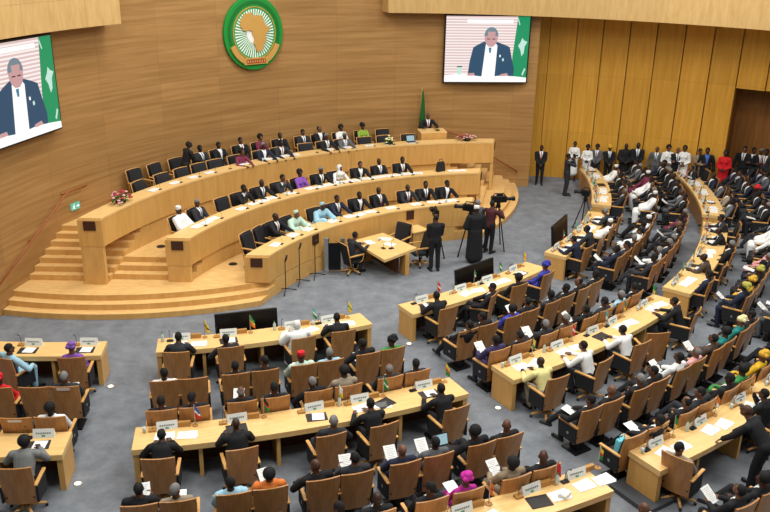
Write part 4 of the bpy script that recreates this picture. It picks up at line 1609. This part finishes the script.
SEATS = []
for sec, row, angs, occ in ROWS:
    vis = []
    for i, a in enumerate(angs):
        r = (RB if sec not in 'FH' else RBF)[row] - .33 + (.7 if (sec, row) == ('M', 7) else 0)
        x, y = pol(Q, r, a)
        if in_frame(x, y, .95, 22) or in_frame(x, y, 1.25, 10):
            vis.append([sec, row, a, x, y, occ if isinstance(occ, str) else occ[i]])
    for i, s in enumerate(vis):
        s.append(i)
        SEATS.append(s)
free = [s for s in SEATS if s[0] in 'FH']
for px, py, spec in SPECIAL:
    best, bd = None, 25
    for s in free:
        if s[5] != '?':
            continue
        u, v = project(s[3], s[4], 1.24)
        d = math.hypot(u - px, v - py)
        if d < bd:
            best, bd = s, d
    if best:
        best[5] = spec
EMPTY_AT = {('F', 3, 1), ('H', 3, 2), ('F', 6, 2), ('F', 2, 6)}
n_chair = n_sheet = 0
for sec, row, a, x, y, spec, idx in SEATS:
    if spec == '?':
        spec = None if (sec, row, idx) in EMPTY_AT else rand_spec(row)
    off, opts = 0.0, ''
    if spec and '|' in spec:
        opts = spec.split('|')[-1]
        if opts.startswith('r'):
            off = float(opts[1:].rstrip('p'))
    desk = row in (1, 4, 7)
    rz = face_rot((x, y), Q, off + (rnd2.uniform(-6, 6) if desk and not off else 0))
    pos = f'{ORD[idx]} from {"left" if sec in "LMC" else "near end"} in {ORD[row - 1]} row, {SECN[sec]}'
    empty = spec is None or spec in ('#', 'B_') or spec.startswith('E|')
    chair('desk' if desk else 'row', (x, y, 0), rz, f'brown wood-backed {"empty " if empty else ""}{"swivel chair" if desk else "fixed seat"}, {pos}',
          'swivel chairs at the delegate desks' if desk else 'fixed seats of the delegates', sticker=spec == '#' or (sec, row, idx) == ('L', 2, len([s for s in SEATS if s[:2] == ['L', 2]]) - 1))
    if spec == 'B_':
        o = None
        mb = MB(); mb.box((0, 0, .16), (.26, .14, .32), taper=.8)
        t = thing('carrier_bag', 'light blue bag standing on an empty seat beside a reading man', 'bag', (x, y, .487), rz)
        put('bag_body', mb.mesh('bag_body', M['bag'], bevel=.03), t)
        mb = MB(); mb.tube([(-.07, 0, .30), (-.06, 0, .40), (.06, 0, .40), (.07, 0, .30)], .008, 6)
        put('bag_handle', mb.mesh('bag_handle', M['bag'], smooth=True), t)
    if empty:
        continue
    fit, pose, hair, _ = spec.split('|')
    fw = .0
    if opts.startswith('m'):
        fw = -float(opts[1:]) * .12
    if desk and pose in ('desk', 'write', 'robe_desk', 'chin', 'woman_desk'):
        fw = .08 if row == 1 else .15
    dx, dy = cos(rz + PI / 2) * fw, sin(rz + PI / 2) * fw
    o = person(pose, fit, hair, (x + dx, y + dy, 0), rz, pos, group=None, notie=rnd2.random() < .2)
    if len(o['label'].replace(',', '').split()) > 16:
        o['label'] = f'person in {OUT[fit][3]}, {pos}'
    if pose == 'read' or 'p' in opts:
        yy, zz, tl = (.37, .80, 38) if pose == 'read' else (.26, .705, 12)
        v = Matrix.Rotation(rz, 3, 'Z') @ Vector((.0, yy, zz))
        e = (Matrix.Rotation(rz + rnd2.uniform(-.25, .25), 3, 'Z') @ Matrix.Rotation(rad(tl), 3, 'X')).to_euler()
        sheet((x + v.x, y + v.y, v.z), e, f'held by the person {pos}')

# the man standing bent over the third desk
x, y = pol(Q, 24.43, -53.3)
person('lean_over', 'K', 'bald', (x, y, 0), face_rot((x, y), Q, 8), 'standing and bending over the third desk of the centre right section', scale=1.04, skin=1)

# ------------------------------------------------------------------ things on the delegates' desks
FLAGS = {
    ('M', 1): [('yellow', 'black', 'yellow'), ('green', 'yellow', 'orange'), ('teal', 'white', 'green'), ('yellow', 'green', 'yellow')],
    ('M', 2): [('blue', 'white', 'red'), ('black', 'red', 'green'), ('white', 'white', 'yellow'), ('green', 'white', 'green'), ('yellow', 'red', 'green')],
    ('M', 3): [('orange', 'red', 'orange'), ('orange', 'red', 'orange'), ('red', 'red', 'red'), ('yellow', 'red', 'green')],
    ('C', 1): [('red', 'white', 'red'), ('green', 'white', 'black'), ('green', 'white', 'green'), ('yellow', 'orange', 'yellow')],
    ('C', 2): [('yellow', 'yellow', 'green'), ('red', 'white', 'red'), ('teal', 'teal', 'white'), ('green', 'red', 'yellow'), ('green', 'green', 'yellow')],
    ('C', 3): [('green', 'green', 'yellow'), ('orange', 'orange', 'white'), ('orange', 'yellow', 'orange'), ('green', 'white', 'red')]}
rnd3 = random.Random(8)
for sec, tr, a0, a1, seats in DESKS:
    r0, r1 = DR[tr]
    k = 0
    for i, a in enumerate(seats):
        px, py = pol(Q, r0 + .3, a)
        if not in_frame(px, py, .75, 14):
            continue
        where = f'at {ORD[k]} place of {DN[tr]} desk, {SECN[sec]}'
        k += 1
        rz = face_rot((px, py), Q)

        def at(dm, r, z=.75):
            q = pol(Q, r, a + math.degrees(dm / r))
            return (q[0], q[1], z)
        nameplate(at(.06, r0 + .13), rz + rnd3.uniform(-.08, .08), where)
        fl = FLAGS.get((sec, tr))
        cols = fl[i] if fl else [('red', 'white', 'red'), ('green', 'white', 'red'), ('teal', 'teal', 'green'), ('green', 'yellow', 'white'), ('blue', 'white', 'yellow')][(i + tr) % 5]
        if sec != 'L':
            o = put('wooden_box', SM['box'], loc=at(.36, r0 + .1), rz=rz)
            tag(o, f'small wooden box {where}', 'box', 'small wooden boxes on the delegate desks')
            table_flag(at(.56, r0 + .13), rz + rnd3.uniform(-.4, .4), cols, where)
        microphone(at(-.2, r0 + .17), rz, where, dark=rnd3.random() < .5)
        c = rnd3.random()
        if sec == 'L' or c < .35:
            folder(at(.03, r0 + .42), rz + rnd3.uniform(-.15, .15), where, opened=rnd3.random() < .6)
        else:
            papers(at(.02, r0 + .40), rz + rnd3.uniform(-.2, .2), where)
        if c > .3:
            papers(at(.42, r0 + .43), rz + rnd3.uniform(-.4, .4), where, word='second stack of white papers')
        if c > .55:
            glass(at(-.34, r0 + .2), where)
        elif c > .4:
            bottle(at(-.36, r0 + .16), where)

# laptop on a lap in the fifth row, and a black folder lying closed
x, y = pol(Q, 21.5, -65.1)
laptop((x, y, .66), face_rot((x, y), Q), 'on the lap of a man in the fifth row, middle section')
x, y = pol(Q, 19.8, -66.2)
folder((x, y, .75), face_rot((x, y), Q, 20), 'between the fourth and fifth places of second desk, middle section', opened=False)
x, y = pol(Q, 23.6, -62.4)
t = thing('tissue_box', 'small grey box of papers on the third desk, middle section', 'box', (x, y, .75), face_rot((x, y), Q, 25))
mb = MB(); mb.box((0, 0, .035), (.2, .14, .07))
put('box_body', mb.mesh('box_body', M['card'], bevel=.006), t)
mb = MB(); mb.box((0, 0, .075), (.17, .11, .012), rot=Matrix.Rotation(.2, 3, 'Z'))
put('paper_top', mb.mesh('paper_top', M['paper']), t)
x, y = pol(Q, 23.25, -63.0)

# ------------------------------------------------------------------ floor monitors facing the delegates
def floor_monitor(a, w, label):
    x, y = pol(Q, 15.33, a)
    t = thing('floor_monitor', label, 'monitor', (x, y, 0), face_rot((x, y), Q), 'large black floor monitors')
    R = rotx(-6)
    mb = MB(); mb.box((0, 0, .63), (w, .07, .82), rot=R)
    put('cabinet', mb.mesh('cabinet', M['bezel'], bevel=.012), t)
    mb = MB(); mb.box((0, -.036, .635), (w - .06, .008, .76), rot=R)
    put('display', mb.mesh('display', M['screenoff']), t)
    for s in (-1, 1):
        mb = MB(); mb.tube([(s * w * .3, .16, .02), (s * w * .3, .0, .22), (s * w * .3, -.14, .02)], .02, 6)
        put('stand_foot', mb.mesh('stand_foot', M['metal'], smooth=True), t)


floor_monitor(-72.0, 1.46, 'large black floor monitor in front of the middle section')
floor_monitor(-47.3, 1.52, 'large black floor monitor in front of the centre right section')
floor_monitor(-28.6, 1.48, 'large black floor monitor in front of the right section')

# round lights let into the aisle floor
for nm, (x, y) in (('beside the second desk end of the left section', (-5.42, 12.39)), ('beside the front desk end of the left section', (-5.92, 15.84)),
                   ('between the front desks of middle and centre right sections', (.62, 18.13)), ('between the second desks of middle and centre right sections', (2.43, 15.21)),
                   ('beside the dark step under the third desk', (4.60, 11.70))):
    t = thing('floor_light', f'small round lit floor light {nm}', 'light', (x, y, 0), 0, 'round floor lights in the aisles')
    mb = MB(); mb.lathe([(.085, 0), (.085, .008), (.06, .012)], n=18)
    put('ring', mb.mesh('ring', M['steel']), t)
    mb = MB(); mb.lathe([(.058, .012), (.05, .018)], n=18)
    put('lens', mb.mesh('lens', M['lamp']), t)
mb = MB(); mb.arc(Q, 23.05, 23.95, -58.5, -56.7, 0, .09, 2)
struct('floor_step', mb.mesh('floor_step', plain('dark_grey_carpet', rgb(72, 74, 78), .95)))

# ------------------------------------------------------------------ podium: chairs, people, desk things
POD = {  # tier: (seat radius, [(angle, occupant)])
    ('1', 9.62): [(153.0, E_), (149.6, E_), (147.0, 'K|desk_low|receding'), (142.9, 'MR|robe_desk|cap:mint'), (136.2, 'SR|robe_desk|cap:sky'), (131.8, 'N|desk_low|short'),
                  (126.6, 'K|desk_low|short'), (121.7, 'K|lap|bald'), (115.8, 'C|desk_low|receding'), (111.9, 'K|desk_low|short'), (107.6, 'K|side|short')],
    ('2', 11.40): [(157.4, 'WR|robe_lap|cap:white'), (153.4, 'C|lap_right|greyshort'), (147.4, E_), (144.2, 'K|chin|short'), (140.2, 'K|desk_low|receding:grey'), (136.1, 'C|chin|short'),
                   (132.0, 'V|woman_lap|big'), (128.2, 'K|desk_low|greyshort'), (124.9, 'WD|woman_desk|scarf:white'), (120.5, 'K|desk_low|short'), (116.5, 'K|lap|bald'), (112.4, 'K|desk_low|short')],
    ('3', 13.2): [(154.2, E_), (150.2, E_), (146.7, E_), (143.7, E_), (141.0, E_), (137.3, 'MA|woman_desk|big'), (133.1, 'N|desk_low|greyshort'), (130.0, 'C|desk_low|short'), (125.3, E_),
                   (122.1, 'K|desk_low|greyshort'), (119.0, 'G|desk_low|greyshort'), (115.2, E_), (111.8, E_), (107.8, E_)],
    ('4', 14.30): [(150.4, E_), (147.0, E_), (143.6, E_), (140.0, 'C|lap|short'), (137.0, 'K|lap|short'), (133.5, 'K|lap|short'), (130.3, 'MA|woman_lap|big'), (127.1, 'K|lap|receding'), (123.4, 'C|lap|short'),
                   (120.7, 'K|lap_left|receding'), (117.3, 'WD|woman_lap|big'), (113.8, 'LI|woman_lap|wrap:black'), (110.3, E_)]}
TNAME = {'1': 'lowest podium row', '2': 'middle podium row', '3': 'front row, top tier', '4': 'back row, top tier'}
TZ = {'1': .45, '2': .9, '3': 1.5, '4': 1.5}
for (tk, r), lst in POD.items():
    for i, (a, spec) in enumerate(lst):
        x, y = pol(C, r, a)
        rz = face_rot((x, y), C, rnd2.uniform(-5, 5) if spec else rnd2.uniform(-9, 9))
        pos = f'{ORD[i]} from left, {TNAME[tk]}'
        chair('podium', (x, y, TZ[tk]), rz, f'{"empty " if spec is None else ""}black chair with wooden frame, {pos}', 'podium chairs')
        if spec:
            fit, pose, hair = spec.split('|')
            o = person(pose, fit, hair, (x + .05 * cos(rz + PI / 2), y + .05 * sin(rz + PI / 2), TZ[tk]), rz, pos)
            if len(o['label'].replace(',', '').split()) > 16:
                o['label'] = f'person in {OUT[fit][3]}, {pos}'
        if tk == '4':
            continue
        R, base, d = TIER[int(tk)]
        top = base + .8

        def at(dm, dr, z=top):
            q = pol(C, R + dr, a - math.degrees(dm / R))
            return (q[0], q[1], z)
        microphone(at(.12, .12), rz, f'on podium desk, place {pos}'.replace('place ', ''), 'microphones on the podium desks', dark=True, k=.72)
        if spec:
            papers(at(-.02, .32), rz + rnd3.uniform(-.2, .2), f'on podium desk, {pos}', 'white papers on the podium desks')
            if rnd3.random() < .5:
                papers(at(.36, .28), rz + rnd3.uniform(-.3, .3), f'on podium desk, {pos}', 'white papers on the podium desks', word='second stack of white papers')
            if rnd3.random() < .4:
                glass(at(-.28, .16), f'on podium desk, {pos}')
        elif rnd3.random() < .6:
            papers(at(.0, .25), rz, f'on podium desk, {pos}', 'white papers on the podium desks', word='neat stack of white papers')

# man standing between the rows of the top tier
x, y = pol(C, 13.9, 144.2)
person('bend', 'K', 'short', (x, y, 1.5), face_rot((x, y), pol(C, 13.6, 138)), 'standing and bending between the rows of the top podium tier', skin=3)

# lectern, speaker and flag on the top tier
a = 103.6
x, y = pol(C, 13.62, a)
t = thing('lectern', 'wide beech lectern box on the top podium tier with a speaker behind', 'lectern', (x, y, 1.5), face_rot((x, y), C))
mb = MB(); mb.box((0, 0, .515), (.98, .5, 1.03))
put('lectern_body', mb.mesh('lectern_body', M['front'], bevel=.01), t)
mb = MB(); mb.box((0, -.02, 1.045), (1.02, .56, .04), rot=rotx(-4))
put('lectern_top', mb.mesh('lectern_top', M['beech'], bevel=.006), t)
microphone(pol(C, 13.56, a - .8) + (2.58,), face_rot((x, y), C) + .0, 'on the lectern of the top podium tier', 'lectern microphone', dark=True)
x, y = pol(C, 14.18, 103.75)
person('speak', 'K', 'bald', (x, y, 1.5), face_rot((x, y), C), 'speaking behind the lectern on the top podium tier', scale=.95, skin=2)
x, y = pol(C, 14.55, 104.35)
t = thing('standing_flag', 'tall furled dark green flag on a pole beside the lectern', 'flag', (x, y, 1.5), 0)
mb = MB(); mb.lathe([(.16, 0), (.16, .03), (.03, .06)], n=18)
put('flag_base', mb.mesh('flag_base', M['steel']), t)
mb = MB(); mb.tube([(0, 0, .04), (0, 0, 2.45)], .016, 8)
mb.ball((0, 0, 2.48), .035, 10, 6)
put('flag_pole', mb.mesh('flag_pole', M['gold']), t)
mb = MB()
prof = []
nn = 20
for j in range(12):
    z = .75 + 1.65 * j / 11
    R_ = .15 - .12 * (j / 11) ** 1.3
    for k in range(nn):
        q = 2 * PI * k / nn
        rr = R_ * (1 + .25 * sin(q * 5 + j * .2))
        mb.v.append((rr * cos(q) * .8 + .05, rr * sin(q) * .8 - .03, z))
for j in range(11):
    for k in range(nn):
        k2 = (k + 1) % nn
        mb.face((j * nn + k, j * nn + k2, (j + 1) * nn + k2, (j + 1) * nn + k), 1 if k in (3, 4) and j < 7 else 0)
mb.face(list(reversed(range(nn))))
mb.face([11 * nn + k for k in range(nn)])
put('flag_cloth', mb.mesh('flag_cloth', [plain('dark_green_flag', rgb(24, 96, 40), .8), M['gold']], smooth=True), t)


# flower arrangements
def flowers(p, sx, sy, h, mats, label, seed):
    t = thing('flower_arrangement', label, 'flowers', p, face_rot(p, C))
    rr = random.Random(seed)
    mb = MB(); mb.lathe([(.10, 0), (.15, .05), (.14, .07)], n=14)
    put('bowl', mb.mesh('bowl', M['metal'], smooth=True), t)
    for mi, m in enumerate(mats):
        mb = MB()
        for i in range(16):
            u, v = rr.uniform(-1, 1), rr.uniform(-1, 1)
            w = max(0, 1 - (u * u + v * v) * .6)
            c = (u * sx * .5, v * sy * .5, .07 + h * w * rr.uniform(.6, 1))
            for q in range(5):
                an = q * 2 * PI / 5 + i
                mb.ball((c[0] + .022 * cos(an), c[1] + .022 * sin(an), c[2]), (.026, .026, .02), 6, 4)
            mb.ball((c[0], c[1], c[2] + .012), .02, 6, 4)
        put('blossoms', mb.mesh('blossoms', m, smooth=True), t)
    mb = MB()
    for i in range(34):
        an = rr.uniform(0, 2 * PI)
        q = rr.uniform(.3, 1)
        x_, y_ = cos(an) * q * sx * .55, sin(an) * q * sy * .55
        z_ = .05 + h * .6 * (1 - q * .6) * rr.uniform(.5, 1)
        R2 = Matrix.Rotation(an, 3, 'Z') @ Matrix.Rotation(rr.uniform(-.5, .6), 3, 'Y')
        mb.ball((x_, y_, z_), (.07, .03, .008), 6, 4, rot=R2)
    put('leaves', mb.mesh('leaves', M['leaf'], smooth=True), t)


p = pol(C, 12.95, 160.5)
flowers((p[0], p[1], 2.3), .62, .4, .34, [M['petal_red'], M['petal_pink']], 'pink and red flower arrangement on the desk end beside empty chairs', 3)
p = pol(C, 12.95, 98.6)
flowers((p[0], p[1], 2.3), .7, .4, .22, [M['petal_red'], M['petal_pink']], 'low red and pink flower arrangement on the desk beyond the lectern', 4)
p = pol(C, 12.92, 111.9)
flowers((p[0], p[1], 2.3), .26, .22, .34, [M['petal_white']], 'small pale yellow flower bunch on the top podium desk', 5)
p = pol(C, 13.0, 107.9)
laptop((p[0], p[1], 2.3), face_rot(p, C, 180), 'on the top podium desk beside the lectern')
# black bag and flat white papers at the empty end of the middle desk
p = pol(C, 11.0, 105.9)
t = thing('black_bag', 'black bag standing at the empty end of the middle podium desk', 'bag', (p[0], p[1], 1.7), face_rot(p, C, 20))
mb = MB(); mb.box((0, 0, .17), (.36, .16, .34), taper=.72)
put('bag_body', mb.mesh('bag_body', M['black'], bevel=.03), t)
mb = MB(); mb.tube([(-.08, 0, .33), (-.07, 0, .43), (.07, 0, .43), (.08, 0, .33)], .012, 6)
put('bag_handle', mb.mesh('bag_handle', M['black'], smooth=True), t)
for i, a in enumerate((103.6, 102.0)):
    p = pol(C, 10.95, a)
    papers((p[0], p[1], 1.7), face_rot(p, C, 6 * i), f'on the empty middle podium desk end, {ORD[i]} from black bag', 'papers by the black bag')

# ------------------------------------------------------------------ clerks' table in front of the podium
A_, B_, C_, D_ = (-.98, 23.42), (-.08, 24.22), (.93, 22.92), (-.01, 21.87)
t = thing('clerk_table', 'broad beech clerks table on the carpet in front of the podium', 'table', (0, 0, 0))
mb = MB(); mb.slab([D_, C_, B_, A_], .66, .75, (0, 0))
put('table_top', mb.mesh('table_top', M['beech'], bevel=.006, seg=1), t)


def mixp(p, q, k):
    return (p[0] + (q[0] - p[0]) * k, p[1] + (q[1] - p[1]) * k)


cx, cy = (A_[0] + C_[0]) / 2, (A_[1] + C_[1]) / 2
ang = math.atan2(D_[1] - A_[1], D_[0] - A_[0])
for k, (e0, e1) in enumerate(((A_, B_),)):
    m_ = mixp(mixp(e0, e1, .5), (cx, cy), .1)
    mb = MB(); mb.box((m_[0], m_[1], .33), (.08, 1.1, .66), rot=Matrix.Rotation(ang, 3, 'Z'))
    put('end_panel', mb.mesh('end_panel', M['front'], bevel=.006), t)
mb = MB(); mb.box((cx, cy, .36), (1.6, .03, .55), rot=Matrix.Rotation(ang, 3, 'Z'))
put('modesty_panel', mb.mesh('modesty_panel', M['darkpanel']), t)
mb = MB(); q = mixp(mixp(C_, D_, .27), (cx, cy), .14); mb.box((q[0], q[1], .33), (.3, .14, .66), rot=Matrix.Rotation(ang, 3, 'Z'))
put('leg_panel', mb.mesh('leg_panel', M['front'], bevel=.006), t)
cp = mixp(mixp(A_, D_, .35), (cx, cy), -.55)
chair('podium', (cp[0], cp[1], 0), face_rot(cp, (cx, cy), 12), 'black upholstered wood-framed swivel chair of the person at the clerks table', 'chairs at the clerks table')
person('desk', 'C', 'short', (cp[0], cp[1], 0), face_rot(cp, (cx, cy), 12), 'seated alone at the clerks table in front of the podium', skin=2)
for k, (px, py, w_) in enumerate(((.42, 24.22, 'behind the clerks table'), (1.05, 23.45, 'at the clerks table, beside the standing man'))):
    chair('podium', (px, py, 0), face_rot((px, py), (cx, cy), (-12, 6)[k]), f'empty black swivel chair {w_}', 'chairs at the clerks table')
for k, (u, v) in enumerate(((.25, .3), (.55, .62), (.3, .75))):
    p = mixp(mixp(A_, D_, u), mixp(B_, C_, u), v)
    papers((p[0], p[1], .75), ang + .3 * k, f'on the clerks table, {ORD[k]} from the seated person', 'papers on the clerks table')
for k, (u, v) in enumerate(((.62, .35), (.72, .5))):
    p = mixp(mixp(A_, D_, u), mixp(B_, C_, u), v)
    microphone((p[0], p[1], .75), ang + PI / 2 * k, f'on the clerks table, {ORD[k]} from the seated person', 'microphones on the clerks table', dark=True)
p = mixp(mixp(A_, D_, .3), mixp(B_, C_, .3), .55)
glass((p[0], p[1], .75), 'among papers on the clerks table')
t = thing('side_cabinet', 'small square beech cabinet against the podium behind the clerks table', 'cabinet', (.94, 24.80, 0), rad(37))
mb = MB(); mb.box((0, 0, .33), (.56, .52, .66))
put('cabinet_body', mb.mesh('cabinet_body', M['front'], bevel=.006), t)
mb = MB(); mb.box((0, 0, .68), (.64, .6, .04))
put('cabinet_top', mb.mesh('cabinet_top', M['beech'], bevel=.006), t)
# metal display frame leaning beside the table
t = thing('display_frame', 'grey metal standing frame with dark centre panel beside the clerks table', 'frame stand', (-1.48, 22.72, 0), face_rot((-1.48, 22.72), (0, 0)))
for s in (-1, 1):
    mb = MB(); mb.box((s * .24, 0, .55), (.12, .08, 1.1), rot=rotx(-5))
    put('side_post', mb.mesh('side_post', M['steel'], bevel=.01), t)
mb = MB(); mb.box((0, 0, .5), (.36, .05, .86), rot=rotx(-5))
put('dark_panel', mb.mesh('dark_panel', M['screenoff'], bevel=.006), t)
mb = MB(); mb.box((0, .0, .02), (.66, .36, .04))
put('base_plate', mb.mesh('base_plate', M['steel'], bevel=.006), t)


# ------------------------------------------------------------------ microphone stands, cameras, crew
def mic_stand(x, y, h, label):
    t = thing('microphone_stand', label, 'microphone stand', (x, y, 0), 0, 'microphone stands before the podium')
    for k in range(3):
        q = 2 * PI * k / 3 + .5
        mb = MB(); mb.tube([(0, 0, .11), (.16 * cos(q), .16 * sin(q), .06), (.32 * cos(q), .32 * sin(q), .012)], .012, 6)
        put('leg', mb.mesh('leg', M['metal'], smooth=True), t)
    mb = MB(); mb.tube([(0, 0, .08), (0, 0, h)], .014, 8)
    put('pole', mb.mesh('pole', M['metal'], smooth=True), t)
    mb = MB(); mb.tube([(0, 0, h - .02), (.03, .02, h + .06), (.05, .04, h + .16)], .022, 8, r_end=.032)
    put('microphone', mb.mesh('microphone', M['bezel'], smooth=True), t)


mic_stand(-2.74, 21.20, .92, 'black microphone stand on the carpet nearest the stage steps')
mic_stand(-2.42, 21.86, 1.05, 'tall black microphone stand, second from the stage steps')
mic_stand(-2.02, 22.36, .98, 'black microphone stand, third from the stage steps')
mic_stand(-1.72, 22.95, .8, 'black microphone stand close to the grey metal frame')


def video_camera(x, y, h, rz, label, big=True):
    t = thing('video_camera', label, 'video camera', (x, y, 0), rz, 'video cameras before the podium')
    for k in range(3):
        q = 2 * PI * k / 3 + .4
        mb = MB(); mb.tube([(.05 * cos(q), .05 * sin(q), h - .24), (.42 * cos(q), .42 * sin(q), .02)], .02, 6)
        lg = put('tripod_leg', mb.mesh('tripod_leg', M['metal'], smooth=True), t)
        mb = MB(); mb.ball((.42 * cos(q), .42 * sin(q), .025), .028, 8, 5)
        put('rubber_foot', mb.mesh('rubber_foot', M['bezel'], smooth=True), lg)
    mb = MB(); mb.lathe([(.07, h - .26), (.08, h - .2), (.05, h - .12), (.07, h - .09)], n=12)
    put('tripod_head', mb.mesh('tripod_head', M['metal'], smooth=True), t)
    L_ = .5 if big else .28
    mb = MB(); mb.box((0, 0, h + .02), (.15, L_, .2))
    put('camera_body', mb.mesh('camera_body', M['bezel'], bevel=.02), t)
    mb = MB(); mb.tube([(0, L_ / 2 - .02, h + .02), (0, L_ / 2 + .2, h + .02)], .055, 12); mb.tube([(0, L_ / 2 + .2, h + .02), (0, L_ / 2 + .27, h + .02)], .072, 12)
    put('lens', mb.mesh('lens', M['bezel'], smooth=False), t)
    mb = MB(); mb.box((-.12, .06, h + .11), (.08, .2, .09))
    put('viewfinder', mb.mesh('viewfinder', M['metal'], bevel=.01), t)
    mb = MB(); mb.tube([(0, -L_ * .4, h + .12), (0, -L_ * .3, h + .2), (0, L_ * .3, h + .2), (0, L_ * .4, h + .12)], .018, 8)
    put('top_handle', mb.mesh('top_handle', M['metal'], smooth=True), t)


man_f = rad(12)
person('stand_clasp', 'K', 'receding', (1.47, 23.0, 0), man_f, 'standing with his back turned beside the clerks table', scale=1.03, skin=2)
video_camera(1.50, 23.75, 1.55, rad(14), 'small video camera on tripod in front of the standing man', big=False)
person('stand_robe', 'K', 'cap:white', (2.72, 23.72, 0), rad(10), 'standing at the left camera before the podium, back turned', scale=1.06, skin=3)
video_camera(2.62, 24.40, 1.52, rad(70), 'black video camera pointing along the podium before the black robed operator', big=True)
person('operate', 'DR', 'short', (3.26, 24.6, 0), rad(-38), 'operating the largest camera before the podium', scale=1.0)
video_camera(3.55, 25.05, 1.62, rad(-80), 'largest black video camera on tall tripod at the podium end', big=True)
person('stand', 'GW', 'greyshort', (2.86, 24.75, 0), rad(40), 'standing between the two camera operators', skin=4)

video_camera(6.85, 27.35, 1.2, rad(60), 'small black video camera in the gap between two front desks', big=False)
# photographer on the open floor
px, py = 7.0, 31.2
prz = rad(-92)
person('photograph', 'C', 'short', (px, py, 0), prz, 'taking a photo on the open carpet before the white dressed women')
v = Matrix.Rotation(prz, 3, 'Z') @ Vector((.0, .2, 1.60))
t = thing('photo_camera', 'small black photo camera held up by the photographer', 'camera', (px + v.x, py + v.y, v.z - .05), prz)
mb = MB(); mb.box((0, 0, .05), (.15, .07, .1))
put('camera_body', mb.mesh('camera_body', M['bezel'], bevel=.012), t)
mb = MB(); mb.tube([(0, .03, .045), (0, .15, .045)], .038, 12)
put('lens', mb.mesh('lens', M['bezel']), t)
person('stand_clasp', 'K', 'short', (6.22, 32.72, 0), face_rot((6.22, 32.72), (3, 10)), 'standing guard alone beside the wood wall end', scale=.95, skin=3)

# people standing along the golden panel wall: (pixel of the head top, outfit, pose, hair, aim height, words)
STAND = [(575.5, 140, 'WD', 'stand_dress', 'short', 1.70, 'standing first from left at the golden wall'), (588.5, 143.5, 'WD', 'stand_dress', 'big', 1.62, 'standing second from left at the golden wall'),
         (598, 143, 'G', 'stand_clasp', 'big', 1.64, 'standing third from left at the golden wall'), (610.5, 144, 'K', 'stand_clasp', 'wrap:mustard', 1.66, 'standing fourth from left at the golden wall'),
         (627, 142, 'K', 'stand_robe', 'bald', 1.75, 'standing fifth from left at the golden wall'), (639, 141, 'K', 'stand_clasp', 'bald', 1.78, 'standing sixth from left at the golden wall'),
         (658, 145, 'GW', 'stand', 'bald', 1.74, 'standing seventh from left at the golden wall'), (669.5, 143.5, 'WD', 'stand_dress', 'big', 1.72, 'standing eighth from left at the golden wall'),
         (679, 146, 'K', 'stand_folded', 'bald', 1.72, 'standing ninth from left at the golden wall'), (686, 142.5, 'WD', 'stand_dress', 'long', 1.76, 'standing tenth from left at the golden wall'),
         (701, 147, 'TA', 'stand_folded', 'short', 1.74, 'standing eleventh from left at the golden wall'), (708.5, 146, 'KB', 'stand', 'short', 1.8, 'standing twelfth from left at the golden wall'),
         (727, 147.5, 'R', 'stand_dress', 'long', 1.74, 'standing at the corner of the wall recess'), (746, 144, 'K', 'stand', 'short', 1.8, 'standing first from left before the wall recess'),
         (755, 145, 'K', 'stand_folded', 'short', 1.8, 'standing second from left before the wall recess'), (763, 143, 'K', 'stand', 'greyshort', 1.82, 'standing third from left before the wall recess'),
         (769, 140, 'C', 'stand', 'short', 1.84, 'standing fourth from left before the wall recess')]
for u, v, fit, pose, hair, hgt, words_ in STAND:
    rcap = 16.18 if u < 732 else 17.3
    dx, dy = (u - 385) / F_PX, (v - 256) / F_PX
    ray = _fwd + _R * dx + _D * dy
    best = None
    for i in range(400):
        r = 15.2 + i * (rcap - 15.2) / 399
        a2 = ray.x ** 2 + ray.y ** 2
        b2 = 2 * (ray.x * -C[0] + ray.y * -C[1])
        c2 = C[0] ** 2 + C[1] ** 2 - r * r
        tt = (-b2 + math.sqrt(b2 * b2 - 4 * a2 * c2)) / (2 * a2)
        zz = CAM_H + ray.z * tt
        if best is None or abs(zz - hgt) < abs(best[0] - hgt):
            best = (zz, ray.x * tt, ray.y * tt)
    zz, x, y = best
    top = 1.77 if not pose.endswith('dress') else 1.77
    person(pose, fit, hair, (x, y, 0), face_rot((x, y), (C[0] + 1, C[1] - 6), rnd2.uniform(-18, 18)), words_, scale=max(.9, min(1.08, zz / top)))
dup_ = {k: v for k, v in LABELS.items() if len(v) > 1}
if dup_:
    print('SAME LABEL', dup_)
print('PEOPLE', NP[0], 'OBJECTS', len(bpy.data.objects))
for o_ in bpy.data.objects:
    if 'label' in o_ and len(o_['label'].split()) > 16:
        print('LONG', o_['label'])

# ------------------------------------------------------------------ light
def area(name, loc, size, power, target=None, col=(1, .98, .935)):
    d = bpy.data.lights.new(name, 'AREA')
    d.shape = 'SQUARE'
    d.size = size
    d.energy = power
    d.color = col
    o = bpy.data.objects.new(name, d)
    COL.objects.link(o)
    o.location = loc
    if target:
        o.rotation_euler = (Vector(target) - Vector(loc)).to_track_quat('-Z', 'Y').to_euler()
    return o


for x, y in ((-5, 8), (3, 8), (11, 10), (-6, 16), (2, 16), (10, 18), (-4, 24), (4, 24), (10, 27)):
    area('ceiling_light', (x, y, 13.0), 3.0, 555)
W = bpy.data.worlds.new('hall_ambient')
SC.world = W
W.use_nodes = True
W.node_tree.nodes['Background'].inputs['Color'].default_value = (1.0, .985, .96, 1)
W.node_tree.nodes['Background'].inputs['Strength'].default_value = .25

SC.view_settings.view_transform = 'Standard'
SC.view_settings.look = 'None'
SC.view_settings.gamma = 1
SC.view_settings.exposure = 0
